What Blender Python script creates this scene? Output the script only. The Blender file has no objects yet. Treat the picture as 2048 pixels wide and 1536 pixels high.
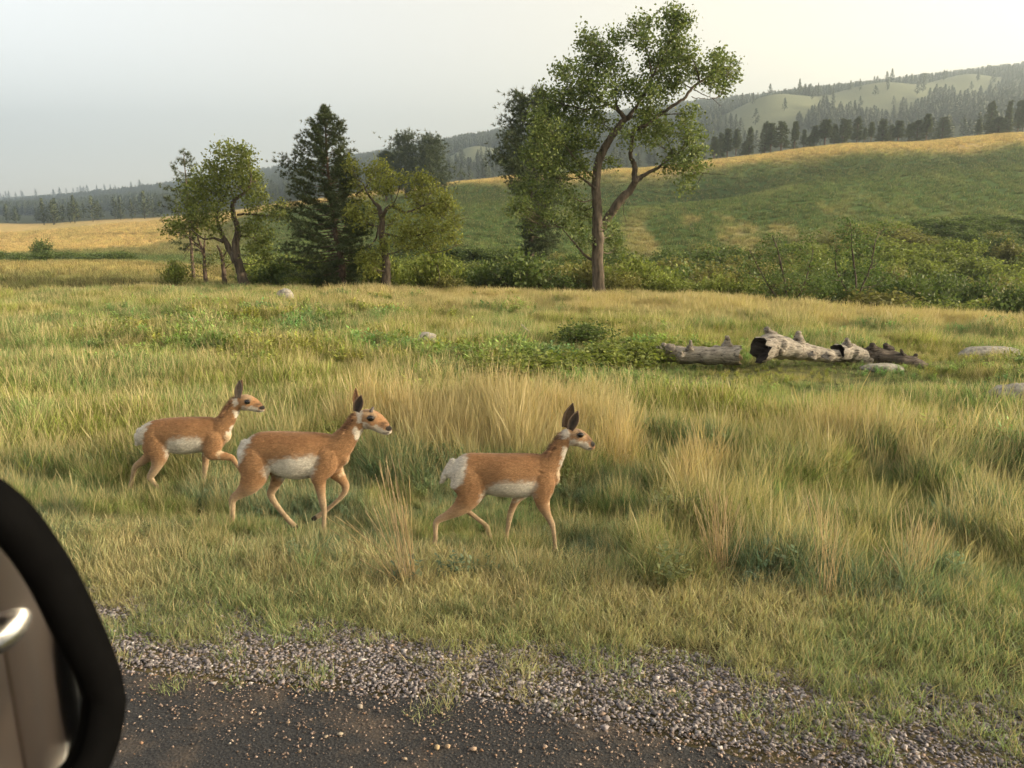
import bpy, math, random
import numpy as np
from mathutils import Vector, Matrix

R = math.radians
rng = np.random.default_rng(11)
random.seed(11)
SC = bpy.context.scene
COL = SC.collection

# ------------------------------------------------------------------ camera
W, H, F = 2048.0, 1536.0, 1479.0
CH = 1.85                      # eye height above the road
PITCH = R(11.02)
CP, SP = math.cos(PITCH), math.sin(PITCH)
cam_d = bpy.data.cameras.new('camera')
cam_d.sensor_width = 36
cam_d.lens = 36 * F / W
cam_d.clip_start = 0.02
cam_d.clip_end = 9000
cam_d.dof.use_dof = True
cam_d.dof.focus_distance = 7.0
cam_d.dof.aperture_fstop = 6.8
cam = bpy.data.objects.new('camera', cam_d)
cam.location = (0, 0, CH)
cam.rotation_euler = (math.pi / 2 - PITCH, 0, 0)
COL.objects.link(cam)
SC.camera = cam

# ------------------------------------------------------------------ light
SUN_AZ = 96.0                  # degrees to the right of the view direction
SUN_EL = 15.0
world = bpy.data.worlds.new('World')
SC.world = world
world.use_nodes = True
nt = world.node_tree
nt.nodes.clear()
sky = nt.nodes.new('ShaderNodeTexSky')
sky.sky_type = 'NISHITA'
sky.sun_disc = False
sky.sun_elevation = R(SUN_EL)
sky.sun_rotation = R(SUN_AZ)   # clockwise from +Y
sky.altitude = 300
sky.air_density = 1.0
sky.dust_density = 1.2
sky.ozone_density = 1.0
hs = nt.nodes.new('ShaderNodeHueSaturation')
hs.inputs['Saturation'].default_value = 0.40
bg = nt.nodes.new('ShaderNodeBackground')
bg.inputs['Strength'].default_value = 0.14
wo = nt.nodes.new('ShaderNodeOutputWorld')
nt.links.new(sky.outputs[0], hs.inputs['Color'])
tn = nt.nodes.new('ShaderNodeMix'); tn.data_type = 'RGBA'; tn.blend_type = 'MULTIPLY'
tn.inputs[0].default_value = 1.0
# smoke in the air warms the sky towards the sun, all the way round
geo_w = nt.nodes.new('ShaderNodeTexCoord')
dotn = nt.nodes.new('ShaderNodeVectorMath'); dotn.operation = 'DOT_PRODUCT'
dotn.inputs[1].default_value = (math.sin(R(SUN_AZ)) * math.cos(R(SUN_EL)), math.cos(R(SUN_AZ)) * math.cos(R(SUN_EL)), math.sin(R(SUN_EL)))
mr = nt.nodes.new('ShaderNodeMapRange'); mr.interpolation_type = 'SMOOTHSTEP'
mr.inputs['From Min'].default_value = -.75; mr.inputs['From Max'].default_value = .85
warm = nt.nodes.new('ShaderNodeMix'); warm.data_type = 'RGBA'
warm.inputs[6].default_value = (1.13, 1.01, .90, 1); warm.inputs[7].default_value = (1.34, .99, .62, 1)
nt.links.new(geo_w.outputs['Generated'], dotn.inputs[0])
nt.links.new(dotn.outputs['Value'], mr.inputs['Value'])
nt.links.new(mr.outputs['Result'], warm.inputs[0])
nt.links.new(warm.outputs[2], tn.inputs[7])
nt.links.new(hs.outputs[0], tn.inputs[6])
nt.links.new(tn.outputs[2], bg.inputs[0])
nt.links.new(bg.outputs[0], wo.inputs[0])

sd = bpy.data.lights.new('sun', 'SUN')
sd.energy = 5.0
sd.angle = R(0.8)
sd.color = (1.0, 0.84, 0.60)
sun = bpy.data.objects.new('sun', sd)
az, el = R(SUN_AZ), R(SUN_EL)
tosun = Vector((math.sin(az) * math.cos(el), math.cos(az) * math.cos(el), math.sin(el)))
sun.rotation_euler = tosun.to_track_quat('Z', 'Y').to_euler()
sun.location = (20, -10, 30)
COL.objects.link(sun)

vs = SC.view_settings
vs.view_transform = 'Standard'
vs.look = 'None'
vs.exposure = 1.82
vs.gamma = 1.0
vs.use_curve_mapping = False
SC.cycles.use_denoising = True
SC.cycles.use_adaptive_sampling = True
SC.cycles.adaptive_threshold = 0.025
SC.cycles.max_bounces = 4
SC.cycles.diffuse_bounces = 2
SC.cycles.glossy_bounces = 3
SC.cycles.transmission_bounces = 4
SC.cycles.volume_bounces = 0
SC.cycles.transparent_max_bounces = 6
SC.cycles.sample_clamp_indirect = 6

# ------------------------------------------------------------------ pixel <-> place
def at(px, py, Y):
    cx = (np.asarray(px, float) - 1024) / F
    cy = (768 - np.asarray(py, float)) / F
    t = Y / (CP + cy * SP)
    return np.stack([cx * t, np.broadcast_to(Y, np.shape(cx * t)) + 0 * t, CH + t * (-SP + cy * CP)], -1)

def proj(P):
    P = np.asarray(P, float)
    x, y, z = P[..., 0], P[..., 1], P[..., 2] - CH
    d = np.maximum(y * CP - z * SP, 1e-3)
    v = y * SP + z * CP
    return 1024 + F * x / d, 768 - F * v / d

def zy(py, Y):                 # height of the point at row py and forward distance Y
    cy = (768 - np.asarray(py, float)) / F
    return CH + Y * (-SP + cy * CP) / (CP + cy * SP)

def smooth(a, b, x):
    t = np.clip((x - a) / (b - a), 0, 1)
    return t * t * (3 - 2 * t)

def vnoise(x, y, seed=0):      # cheap value noise, vectorised
    xi, yi = np.floor(x).astype(np.int64), np.floor(y).astype(np.int64)
    fx, fy = x - xi, y - yi
    fx, fy = fx * fx * (3 - 2 * fx), fy * fy * (3 - 2 * fy)
    def h(a, b):
        n = (a * 374761393 + b * 668265263 + seed * 974711) & 0xffffffff
        n = ((n ^ (n >> 13)) * 1274126177) & 0xffffffff
        return ((n ^ (n >> 16)) & 0xffff) / 65535.0
    a, b, c, d = h(xi, yi), h(xi + 1, yi), h(xi, yi + 1), h(xi + 1, yi + 1)
    return (a * (1 - fx) + b * fx) * (1 - fy) + (c * (1 - fx) + d * fx) * fy

def fbm(x, y, seed=0, o=3):
    s, a, t = 0, 1.0, 0
    for k in range(o):
        s = s + a * vnoise(x * 2 ** k, y * 2 ** k, seed + k)
        t += a
        a *= .5
    return s / t

# ------------------------------------------------------------------ terrain heights
YS = [20, 26, 33, 45, 60, 90, 130, 178, 200, 220, 300, 420, 600, 900, 1400, 2000, 3600]
TAB = {
 -900: [652, 612, 588, 562, 540, 530, 515, 495, 489, 484, 468, 456, 450, 446, 442, 436, 430],
    0: [652, 608, 580, 549, 531, 522, 510, 492, 486, 480, 463, 449, 446, 434, 428, 413, 399],
  350: [650, 603, 572, 551, 534, 524, 503, 478, 471, 464, 447, 440, 436, 424, 402, 378, 375],
  560: [650, 604, 581, 596, 562, 526, 492, 454, 440, 432, 418, 412, 408, 395, 370, 346, 352],
  900: [650, 610, 590, 612, 556, 492, 432, 402, 380, 374, 372, 376, 372, 342, 292, 300, 330],
 1300: [650, 614, 598, 612, 545, 466, 412, 380, 346, 338, 336, 342, 330, 268, 224, 240, 280],
 1600: [652, 618, 636, 610, 532, 448, 387, 345, 308, 300, 296, 304, 288, 222, 191, 205, 250],
 2048: [653, 664, 668, 602, 520, 425, 352, 308, 276, 268, 266, 274, 248, 190, 133, 150, 200],
 2700: [656, 672, 650, 585, 495, 400, 320, 268, 243, 235, 235, 242, 215, 160, 100, 110, 160],
}
_us = np.array(sorted(TAB), float)
_ly = np.log(np.array(YS, float))
_Z = np.array([[float(zy(p, Y)) for p, Y in zip(TAB[int(u)], YS)] for u in _us])
_gu = np.linspace(-900, 2700, 181)
_gl = np.linspace(_ly[0], _ly[-1], 261)
_A = np.array([np.interp(_gl, _ly, row) for row in _Z])
_G = np.array([np.interp(_gu, _us, _A[:, j]) for j in range(len(_gl))]).T
def _blur(G, s, ax):
    k = np.exp(-0.5 * (np.arange(-3 * s, 3 * s + 1) / s) ** 2); k /= k.sum()
    pad = [(0, 0), (0, 0)]; pad[ax] = (3 * s, 3 * s)
    return np.apply_along_axis(lambda v: np.convolve(v, k, 'valid'), ax, np.pad(G, pad, mode='edge'))
_G = _blur(_G, 4, 0)
_G = _blur(_G, 3, 1)
KNOLL = [(1505, 850, 26, 95, .12), (1705, 930, 24, 110, .12), (1865, 1040, 16, 75, .09), (950, 900, 18, 60, .10), (1330, 156, -4.0, 170, .12)]

RDX, RDY = math.cos(R(-9)), math.sin(R(-9))       # along the road
RNX, RNY = -RDY, RDX                              # away from the road
def road_s(x, y):
    return x * RNX + (y - 2.72) * RNY

def ground_z(x, y):
    x, y = np.asarray(x, float), np.asarray(y, float)
    s = road_s(x, y)
    near = -0.06 * smooth(0, .7, s) - .40 * smooth(.5, 3.4, s)
    near = near - 0.3 * smooth(-8, -12, s)
    near = near + (.10 * (fbm(x * .45 + 9, y * .45, 3) - .5) + .03 * (fbm(x * 2.2, y * 2.2, 5) - .5)) * smooth(.6, 3, s)
    r = np.hypot(x, y) + 1e-9
    a = np.arctan2(x, y)
    ac = np.clip(a, -R(52), R(48))
    yd = r * np.cos(ac)
    u = 1024 + F * np.tan(ac) / 1.018
    gi = np.clip((u + 900) / 20.0, 0, 179.999)
    gj = np.clip((np.log(np.maximum(yd, 1)) - _gl[0]) / (_gl[1] - _gl[0]), 0, 259.999)
    i, j = gi.astype(int), gj.astype(int)
    fi, fj = gi - i, gj - j
    z = (_G[i, j] * (1 - fi) + _G[i + 1, j] * fi) * (1 - fj) + (_G[i, j + 1] * (1 - fi) + _G[i + 1, j + 1] * fi) * fj
    for ku, ky, am, su, sy in KNOLL:
        z = z + am * np.exp(-((u - ku) / su) ** 2 - (np.log(np.maximum(yd, 1) / ky) / sy) ** 2)
    amp = np.minimum(yd * .012, 7) * smooth(30, 60, yd)
    z = z + amp * (fbm(x / (yd * .12 + 3), y / (yd * .12 + 3), 21) - .5)
    z = z + .12 * (fbm(x * .35, y * .35, 8) - .5) * (1 - smooth(30, 60, yd))
    flat = -.46 + 0 * z
    side = smooth(R(46), R(72), np.abs(a))
    z = z * (1 - side) + flat * side
    w = smooth(13, 23, r)
    return near * (1 - w) + z * w

def ground_hit(px, py, y0=2.0, y1=420.0):
    ys = np.exp(np.linspace(math.log(y0), math.log(y1), 3000))
    P = at(px, py, ys)
    g = ground_z(P[:, 0], P[:, 1])
    k = np.argmax(P[:, 2] <= g)
    return P[k] if P[k, 2] <= g[k] else P[-1]

def gz(x, y):
    return float(ground_z(np.array([x]), np.array([y]))[0])

# ------------------------------------------------------------------ mesh helpers
def mesh_np(name, V, faces, colors=None, smooth_sh=False):
    """V (n,3); faces: list of (m,k) int arrays; colors dict name -> (n,4) point attribute"""
    me = bpy.data.meshes.new(name)
    V = np.ascontiguousarray(V, np.float32)
    me.vertices.add(len(V))
    me.vertices.foreach_set('co', V.ravel())
    faces = [np.asarray(f, np.int32) for f in faces if len(f)]
    tot = np.concatenate([np.full(len(f), f.shape[1], np.int32) for f in faces])
    idx = np.concatenate([f.ravel() for f in faces])
    me.loops.add(len(idx))
    me.loops.foreach_set('vertex_index', idx)
    me.polygons.add(len(tot))
    me.polygons.foreach_set('loop_start', np.concatenate([[0], np.cumsum(tot)[:-1]]).astype(np.int32))
    if smooth_sh:
        me.polygons.foreach_set('use_smooth', np.ones(len(tot), bool))
    me.update(calc_edges=True)
    for k, c in (colors or {}).items():
        at_ = me.attributes.new(k, 'FLOAT_COLOR', 'POINT')
        c = np.ascontiguousarray(c, np.float32)
        if c.shape[1] == 3:
            c = np.concatenate([c, np.ones((len(c), 1), np.float32)], 1)
        at_.data.foreach_set('color', c.ravel())
    return me

def link(name, me, mat=None, parent=None, loc=None):
    o = bpy.data.objects.new(name, me)
    COL.objects.link(o)
    if mat is not None:
        me.materials.append(mat) if not me.materials else None
    if parent is not None:
        o.parent = parent
    if loc is not None:
        o.location = loc
    return o

def empty(name, loc, label=None, cat=None, group=None, rotz=0):
    o = bpy.data.objects.new(name, None)
    COL.objects.link(o)
    o.location = loc
    o.rotation_euler = (0, 0, rotz)
    o.empty_display_size = .1
    tag(o, label, cat, group)
    return o

def tag(o, label=None, cat=None, group=None, kind=None):
    if label: o['label'] = label
    if cat: o['category'] = cat
    if group: o['group'] = group
    if kind: o['kind'] = kind
    return o

def spline(P, n):
    """Catmull-Rom through rows of P (k,d), n samples per span"""
    P = np.asarray(P, float)
    if len(P) < 3:
        t = np.linspace(0, 1, n * (len(P) - 1) + 1)[:, None]
        return P[0] * (1 - t) + P[-1] * t
    Q = np.vstack([2 * P[0] - P[1], P, 2 * P[-1] - P[-2]])
    out = []
    for i in range(1, len(Q) - 2):
        for t in np.linspace(0, 1, n, endpoint=False):
            a, b, c, d = Q[i - 1], Q[i], Q[i + 1], Q[i + 2]
            out.append(.5 * (2 * b + (c - a) * t + (2 * a - 5 * b + 4 * c - d) * t ** 2 + (3 * b - a - 3 * c + d) * t ** 3))
    out.append(P[-1])
    return np.array(out)

class MB:
    def __init__(self):
        self.V, self.F3, self.F4, self.n, self.C = [], [], [], 0, []
    def add(self, V, f3=None, f4=None, col=None):
        V = np.asarray(V, float)
        self.V.append(V)
        if f3 is not None and len(f3): self.F3.append(np.asarray(f3) + self.n)
        if f4 is not None and len(f4): self.F4.append(np.asarray(f4) + self.n)
        c = np.ones((len(V), 4)) if col is None else np.broadcast_to(np.asarray(col, float), (len(V), 4))
        self.C.append(c)
        self.n += len(V)
    def tube(self, P, rad, seg=7, cap=True, jit=0, col=None, flat=1.0):
        P = np.asarray(P, float); rad = np.asarray(rad, float)
        T = np.gradient(P, axis=0); T /= np.linalg.norm(T, axis=1)[:, None] + 1e-9
        ref = np.array([0, 0, 1.]) if abs(T[0, 2]) < .9 else np.array([1., 0, 0])
        N = np.cross(T, ref); N /= np.linalg.norm(N, axis=1)[:, None] + 1e-9
        for i in range(1, len(N)):
            if N[i] @ N[i - 1] < 0: N[i] = -N[i]
        B = np.cross(T, N)
        th = np.linspace(0, 2 * math.pi, seg, endpoint=False)
        rr = rad[:, None] * (1 + jit * (rng.random((len(P), seg)) - .5) * 2)
        V = P[:, None] + N[:, None] * (np.cos(th) * rr)[..., None] + B[:, None] * (np.sin(th) * rr * flat)[..., None]
        V = V.reshape(-1, 3)
        i = np.arange(len(P) - 1)[:, None] * seg
        k = np.arange(seg)[None]
        k2 = (k + 1) % seg
        f4 = np.stack([i + k, i + k2, i + seg + k2, i + seg + k], -1).reshape(-1, 4)
        f3 = None
        if cap:
            V = np.vstack([V, P[0], P[-1]])
            a, b = len(V) - 2, len(V) - 1
            kk = np.arange(seg); k2 = (kk + 1) % seg; o = (len(P) - 1) * seg
            f3 = np.vstack([np.stack([kk * 0 + a, k2, kk], -1), np.stack([kk * 0 + b, o + kk, o + k2], -1)])
        self.add(V, f3, f4, col)
    def box(self, c, h, rot=None, col=None):
        s = np.array([[x, y, z] for x in (-1, 1) for y in (-1, 1) for z in (-1, 1)], float) * np.asarray(h)
        if rot is not None: s = s @ np.asarray(rot).T
        self.add(s + np.asarray(c), None, [[0, 1, 3, 2], [4, 6, 7, 5], [0, 4, 5, 1], [2, 3, 7, 6], [0, 2, 6, 4], [1, 5, 7, 3]], col)
    def mesh(self, name, colname='col', smooth_sh=False):
        return mesh_np(name, np.vstack(self.V), [np.vstack(f) for f in (self.F3, self.F4) if f],
                       {colname: np.vstack(self.C)}, smooth_sh)

# ------------------------------------------------------------------ materials
def new_mat(name):
    m = bpy.data.materials.new(name)
    m.use_nodes = True
    n = m.node_tree.nodes
    n.clear()
    out = n.new('ShaderNodeOutputMaterial')
    return m, m.node_tree, out

def nd(t, kind, **kw):
    n = t.nodes.new(kind)
    for k, v in kw.items():
        setattr(n, k, v)
    return n

def ramp(t, fac, stops):
    r = nd(t, 'ShaderNodeValToRGB')
    e = r.color_ramp.elements
    while len(e) < len(stops): e.new(.5)
    for el_, (p, c) in zip(e, stops):
        el_.position = p
        el_.color = (*c, 1) if len(c) == 3 else c
    t.links.new(fac, r.inputs[0])
    return r.outputs[0]

def noise(t, vec, scale, detail=4, rough=.55, mapping=None):
    if mapping:
        mp = nd(t, 'ShaderNodeMapping'); mp.inputs['Scale'].default_value = mapping
        t.links.new(vec, mp.inputs[0]); vec = mp.outputs[0]
    n = nd(t, 'ShaderNodeTexNoise')
    n.inputs['Scale'].default_value = scale
    n.inputs['Detail'].default_value = detail
    n.inputs['Roughness'].default_value = rough
    t.links.new(vec, n.inputs['Vector'])
    return n.outputs['Fac']

def mixc(t, fac, a, b, mode='MIX'):
    m = nd(t, 'ShaderNodeMix', data_type='RGBA', blend_type=mode)
    for sock, v in ((m.inputs[0], fac), (m.inputs[6], a), (m.inputs[7], b)):
        if isinstance(v, (int, float)): sock.default_value = v
        elif isinstance(v, tuple): sock.default_value = (*v, 1) if len(v) == 3 else v
        else: t.links.new(v, sock)
    return m.outputs[2]

def bumpn(t, h, strength, dist=.02):
    b = nd(t, 'ShaderNodeBump')
    b.inputs['Strength'].default_value = strength
    b.inputs['Distance'].default_value = dist
    t.links.new(h, b.inputs['Height'])
    return b.outputs[0]

def leaf_mat(name, attr_inst, transl=.35, rough=.55):
    """colour = instance tint (or own 'col' attribute) x per-blade variation"""
    m, t, out = new_mat(name)
    a = nd(t, 'ShaderNodeAttribute', attribute_name='col')
    if attr_inst:
        ti = nd(t, 'ShaderNodeAttribute', attribute_name='tint', attribute_type='INSTANCER')
        sep = nd(t, 'ShaderNodeSeparateColor'); t.links.new(a.outputs['Color'], sep.inputs[0])
        br = nd(t, 'ShaderNodeCombineColor')
        for k in range(3): t.links.new(sep.outputs[0], br.inputs[k])
        c = mixc(t, 1.0, ti.outputs['Color'], br.outputs[0], 'MULTIPLY')
        c = mixc(t, sep.outputs[1], c, (.50, .40, .22))
    else:
        c = a.outputs['Color']
    p = nd(t, 'ShaderNodeBsdfPrincipled')
    p.inputs['Roughness'].default_value = rough
    p.inputs['Specular IOR Level'].default_value = .25
    t.links.new(c, p.inputs['Base Color'])
    tr = nd(t, 'ShaderNodeBsdfTranslucent')
    tc = mixc(t, 1.0, c, (1.05, 1.12, .75), 'MULTIPLY')
    t.links.new(tc, tr.inputs[0])
    mx = nd(t, 'ShaderNodeMixShader'); mx.inputs[0].default_value = transl
    t.links.new(p.outputs[0], mx.inputs[1]); t.links.new(tr.outputs[0], mx.inputs[2])
    t.links.new(mx.outputs[0], out.inputs[0])
    return m

def simple_mat(name, color, rough=.6, metal=0., spec=.5, noise_s=None, var=.25, bump=0, coat=0, attr=None, stretch=None):
    m, t, out = new_mat(name)
    p = nd(t, 'ShaderNodeBsdfPrincipled')
    p.inputs['Roughness'].default_value = rough
    p.inputs['Metallic'].default_value = metal
    p.inputs['Specular IOR Level'].default_value = spec
    p.inputs['Coat Weight'].default_value = coat
    if attr:
        c = nd(t, 'ShaderNodeAttribute', attribute_name=attr).outputs['Color']
    else:
        c = None
    if noise_s:
        tc = nd(t, 'ShaderNodeTexCoord')
        f = noise(t, tc.outputs['Object'], noise_s, 6, .62, stretch)
        lo, hi = 1 - var * 1.6, 1 + var * 1.6
        v = ramp(t, f, [(.3, (lo, lo, lo)), (.7, (hi, hi, hi))])
        c = mixc(t, 1.0, c if c is not None else tuple(color), v, 'MULTIPLY')
        t.links.new(c, p.inputs['Base Color'])
        if bump:
            t.links.new(bumpn(t, f, bump, .03), p.inputs['Normal'])
    elif c is not None:
        t.links.new(c, p.inputs['Base Color'])
    else:
        p.inputs['Base Color'].default_value = (*color, 1)
    t.links.new(p.outputs[0], out.inputs[0])
    return m

M_grass = leaf_mat('grass_blade', True, .38)
M_leaf = leaf_mat('leaf', False, .40)
M_needle = leaf_mat('needle', False, .15, .6)
M_bark = simple_mat('bark', (.095, .075, .056), .9, 0, .2, 9, .45, .9, stretch=(1, 1, .22))
M_pinebark = simple_mat('pine_bark', (.115, .082, .062), .9, 0, .2, 9, .4, .9, stretch=(1, 1, .4))
M_deadwood = simple_mat('dead_wood', (.36, .31, .25), .9, 0, .2, 14, .3, .5)
M_rock = simple_mat('rock', (.27, .25, .215), .9, 0, .2, 12, .35, .9)
M_stone = simple_mat('gravel_stone', (.3, .3, .3), .85, 0, .25, 60, .22, .3, attr='col')

# ------------------------------------------------------------------ instancing for grass and far woods
def proto_collection(name, objs):
    c = bpy.data.collections.new(name)
    for o in objs: c.objects.link(o)
    return c

def scatter(name, P, rot, scl, pick, tint, coll, mat=None):
    me = bpy.data.meshes.new(name)
    n = len(P)
    me.vertices.add(n)
    me.vertices.foreach_set('co', np.ascontiguousarray(P, np.float32).ravel())
    for nm, ty, arr in (('rot', 'FLOAT_VECTOR', rot), ('scl', 'FLOAT_VECTOR', scl)):
        a = me.attributes.new(nm, ty, 'POINT')
        a.data.foreach_set('vector', np.ascontiguousarray(arr, np.float32).ravel())
    a = me.attributes.new('pick', 'INT', 'POINT')
    a.data.foreach_set('value', np.ascontiguousarray(pick, np.int32))
    a = me.attributes.new('tint', 'FLOAT_COLOR', 'POINT')
    a.data.foreach_set('color', np.concatenate([tint, np.ones((n, 1))], 1).astype(np.float32).ravel())
    o = link(name, me)
    ng = bpy.data.node_groups.new(name + '_nodes', 'GeometryNodeTree')
    ng.interface.new_socket('Geometry', in_out='INPUT', socket_type='NodeSocketGeometry')
    ng.interface.new_socket('Geometry', in_out='OUTPUT', socket_type='NodeSocketGeometry')
    gi, go = ng.nodes.new('NodeGroupInput'), ng.nodes.new('NodeGroupOutput')
    ci = ng.nodes.new('GeometryNodeCollectionInfo')
    ci.inputs['Collection'].default_value = coll
    ci.inputs['Separate Children'].default_value = True
    ci.inputs['Reset Children'].default_value = True
    ip = ng.nodes.new('GeometryNodeInstanceOnPoints')
    ip.inputs['Pick Instance'].default_value = True
    def na(nm, ty):
        x = ng.nodes.new('GeometryNodeInputNamedAttribute'); x.data_type = ty
        x.inputs['Name'].default_value = nm
        return x.outputs['Attribute']
    ng.links.new(gi.outputs[0], ip.inputs['Points'])
    ng.links.new(ci.outputs[0], ip.inputs['Instance'])
    ng.links.new(na('pick', 'INT'), ip.inputs['Instance Index'])
    e2r = ng.nodes.new('FunctionNodeEulerToRotation')
    ng.links.new(na('rot', 'FLOAT_VECTOR'), e2r.inputs[0])
    ng.links.new(e2r.outputs[0], ip.inputs['Rotation'])
    ng.links.new(na('scl', 'FLOAT_VECTOR'), ip.inputs['Scale'])
    ng.links.new(ip.outputs[0], go.inputs[0])
    md = o.modifiers.new('scatter', 'NODES')
    md.node_group = ng
    return o

# ------------------------------------------------------------------ ground sheet
def ground_colors(x, y):
    r = np.hypot(x, y)
    a = np.arctan2(x, y)
    ac = np.clip(a, -R(50), R(50))
    yd = r * np.cos(ac)
    u = 1024 + F * np.tan(ac) / 1.018
    n1 = fbm(x / (3 + yd * .05), y / (3 + yd * .05), 31)
    n2 = fbm(x / (1 + yd * .016), y / (1 + yd * .03), 41)
    soil = np.array([.105, .088, .05]); green = np.array([.082, .128, .042]); gold = np.array([.46, .345, .155])
    straw = np.array([.26, .22, .10]); wood = np.array([.05, .06, .035]); knoll = np.array([.155, .17, .11])
    def mix(c, d, w): return c * (1 - w[..., None]) + d * w[..., None]
    c = np.broadcast_to(soil, x.shape + (3,)).copy()
    c = mix(c, green, smooth(.5, 3, road_s(x, y)) * .5 * (.4 + n1))
    c = mix(c, np.array([.20, .19, .075]), smooth(9, 20, yd) * .85)
    c = mix(c, green, smooth(30, 40, yd) * smooth(420, 560, u + 60 * (n1 - .5)))
    # far side of the ravine: green with straw streaks
    midw = smooth(62, 75, yd) * smooth(125, 95, yd) * smooth(1180, 1300, u) * smooth(1750, 1500, u)
    c = mix(c, straw, midw * smooth(.40, .62, n2) * .9)
    c = mix(c, straw, smooth(60, 90, yd) * smooth(.50, .72, n2) * .22 * smooth(600, 900, u))
    gs = np.interp(u, [-900, 0, 330, 500, 650, 900, 1300, 1600, 2048, 2700], [120, 118, 140, 230, 235, 205, 197, 195, 193, 190])
    c = mix(c, gold, smooth(.93, 1.10, yd / gs * (1 + .22 * (n1 - .5))) )
    c = mix(c, np.array([.30, .25, .10]), smooth(.5, .75, n2) * .55 * smooth(1.0, 1.2, yd / gs))
    # the left meadow: pale near crest
    c = mix(c, np.array([.36, .29, .12]), smooth(600, 380, u) * smooth(38, 55, yd) * smooth(75, 62, yd) * .8)
    c = mix(c, green * 1.0, smooth(560, 380, u) * smooth(68, 82, yd) * smooth(125, 100, yd))
    c = mix(c, wood, smooth(395, 470, yd))
    kn = np.zeros_like(x)
    bank_shade = smooth(140, 160, yd) * smooth(1.0, .9, yd / gs) * smooth(850, 1000, u)  # shadow band under the golden ridge, put into the ground colour as darker green
    c = mix(c, np.array([.055, .085, .032]), bank_shade * .75)
    for ku, ky, am, su, sy in KNOLL[:4]:
        lk = np.log(np.maximum(yd, 1) / ky)
        kn = np.maximum(kn, np.exp(-((u - ku) / (su * 1.1)) ** 2 - (lk / np.where(lk < 0, sy * 2.4, sy * 1.3)) ** 2))
    kn = smooth(.32, .5, kn + .55 * (n1 - .5))
    c = mix(c, knoll, kn)
    c = mix(c, knoll * 1.25, smooth(2200, 2700, yd) * smooth(420, 300, u))
    c = c * (.8 + .4 * n2)[..., None]
    return c, kn

def build_ground():
    az_ = np.concatenate([np.linspace(-180, -60, 24, endpoint=False), np.linspace(-60, -42, 30, endpoint=False),
                          np.linspace(-42, 42, 280, endpoint=False), np.linspace(42, 60, 30, endpoint=False),
                          np.linspace(60, 180, 24, endpoint=False)])
    rr = np.exp(np.linspace(math.log(.6), math.log(3700), 300))
    A, Q = np.meshgrid(np.radians(az_), rr, indexing='ij')
    X, Y = Q * np.sin(A), Q * np.cos(A)
    Z = ground_z(X, Y)
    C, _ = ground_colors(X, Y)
    global ZMIN, ZMAX
    ZMIN, ZMAX = float(Z.min()), float(Z.max())
    n, m = A.shape
    V = np.stack([X, Y, Z], -1).reshape(-1, 3)
    i = np.arange(n)[:, None]; j = np.arange(m - 1)[None]
    i2 = (i + 1) % n
    f4 = np.stack([i * m + j, i * m + j + 1, i2 * m + j + 1, i2 * m + j], -1).reshape(-1, 4)
    V = np.vstack([V, [0, 0, 0]])
    k = np.arange(n)
    f3 = np.stack([k * 0 + n * m, k * m, ((k + 1) % n) * m], -1)
    col = np.vstack([C.reshape(-1, 3), [.08, .07, .05]])
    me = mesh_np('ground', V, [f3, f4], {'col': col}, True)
    m_, t, out = new_mat('prairie_ground')
    p = nd(t, 'ShaderNodeBsdfPrincipled')
    p.inputs['Roughness'].default_value = 1
    p.inputs['Specular IOR Level'].default_value = .05
    a = nd(t, 'ShaderNodeAttribute', attribute_name='col')
    geo = nd(t, 'ShaderNodeNewGeometry')
    f1 = noise(t, geo.outputs['Position'], 1.2, 6, .65)
    f2 = noise(t, geo.outputs['Position'], 14, 5, .65)
    c = mixc(t, 1.0, a.outputs['Color'], ramp(t, f1, [(.3, (.6, .62, .6)), (.7, (1.4, 1.35, 1.3))]), 'MULTIPLY')
    c = mixc(t, 1.0, c, ramp(t, f2, [(.3, (.72, .72, .72)), (.7, (1.28, 1.28, 1.28))]), 'MULTIPLY')
    t.links.new(c, p.inputs['Base Color'])
    t.links.new(bumpn(t, f2, .7, .05), p.inputs['Normal'])
    t.links.new(p.outputs[0], out.inputs[0])
    o = link('ground', me, m_)
    tag(o, 'rolling prairie ground with ravine, golden ridge and wooded hills', None, None, 'structure')
build_ground()

# ------------------------------------------------------------------ road: asphalt sheet with crumbling edge
def edge_off(a):
    return -.26 * smooth(-.3, 2.2, a)

def rp(a, s, z):               # road frame -> world (a along the road to the right, s away from its edge)
    return np.stack([a * RDX + s * RNX, 2.72 + a * RDY + s * RNY, z + 0 * a], -1)

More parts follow.
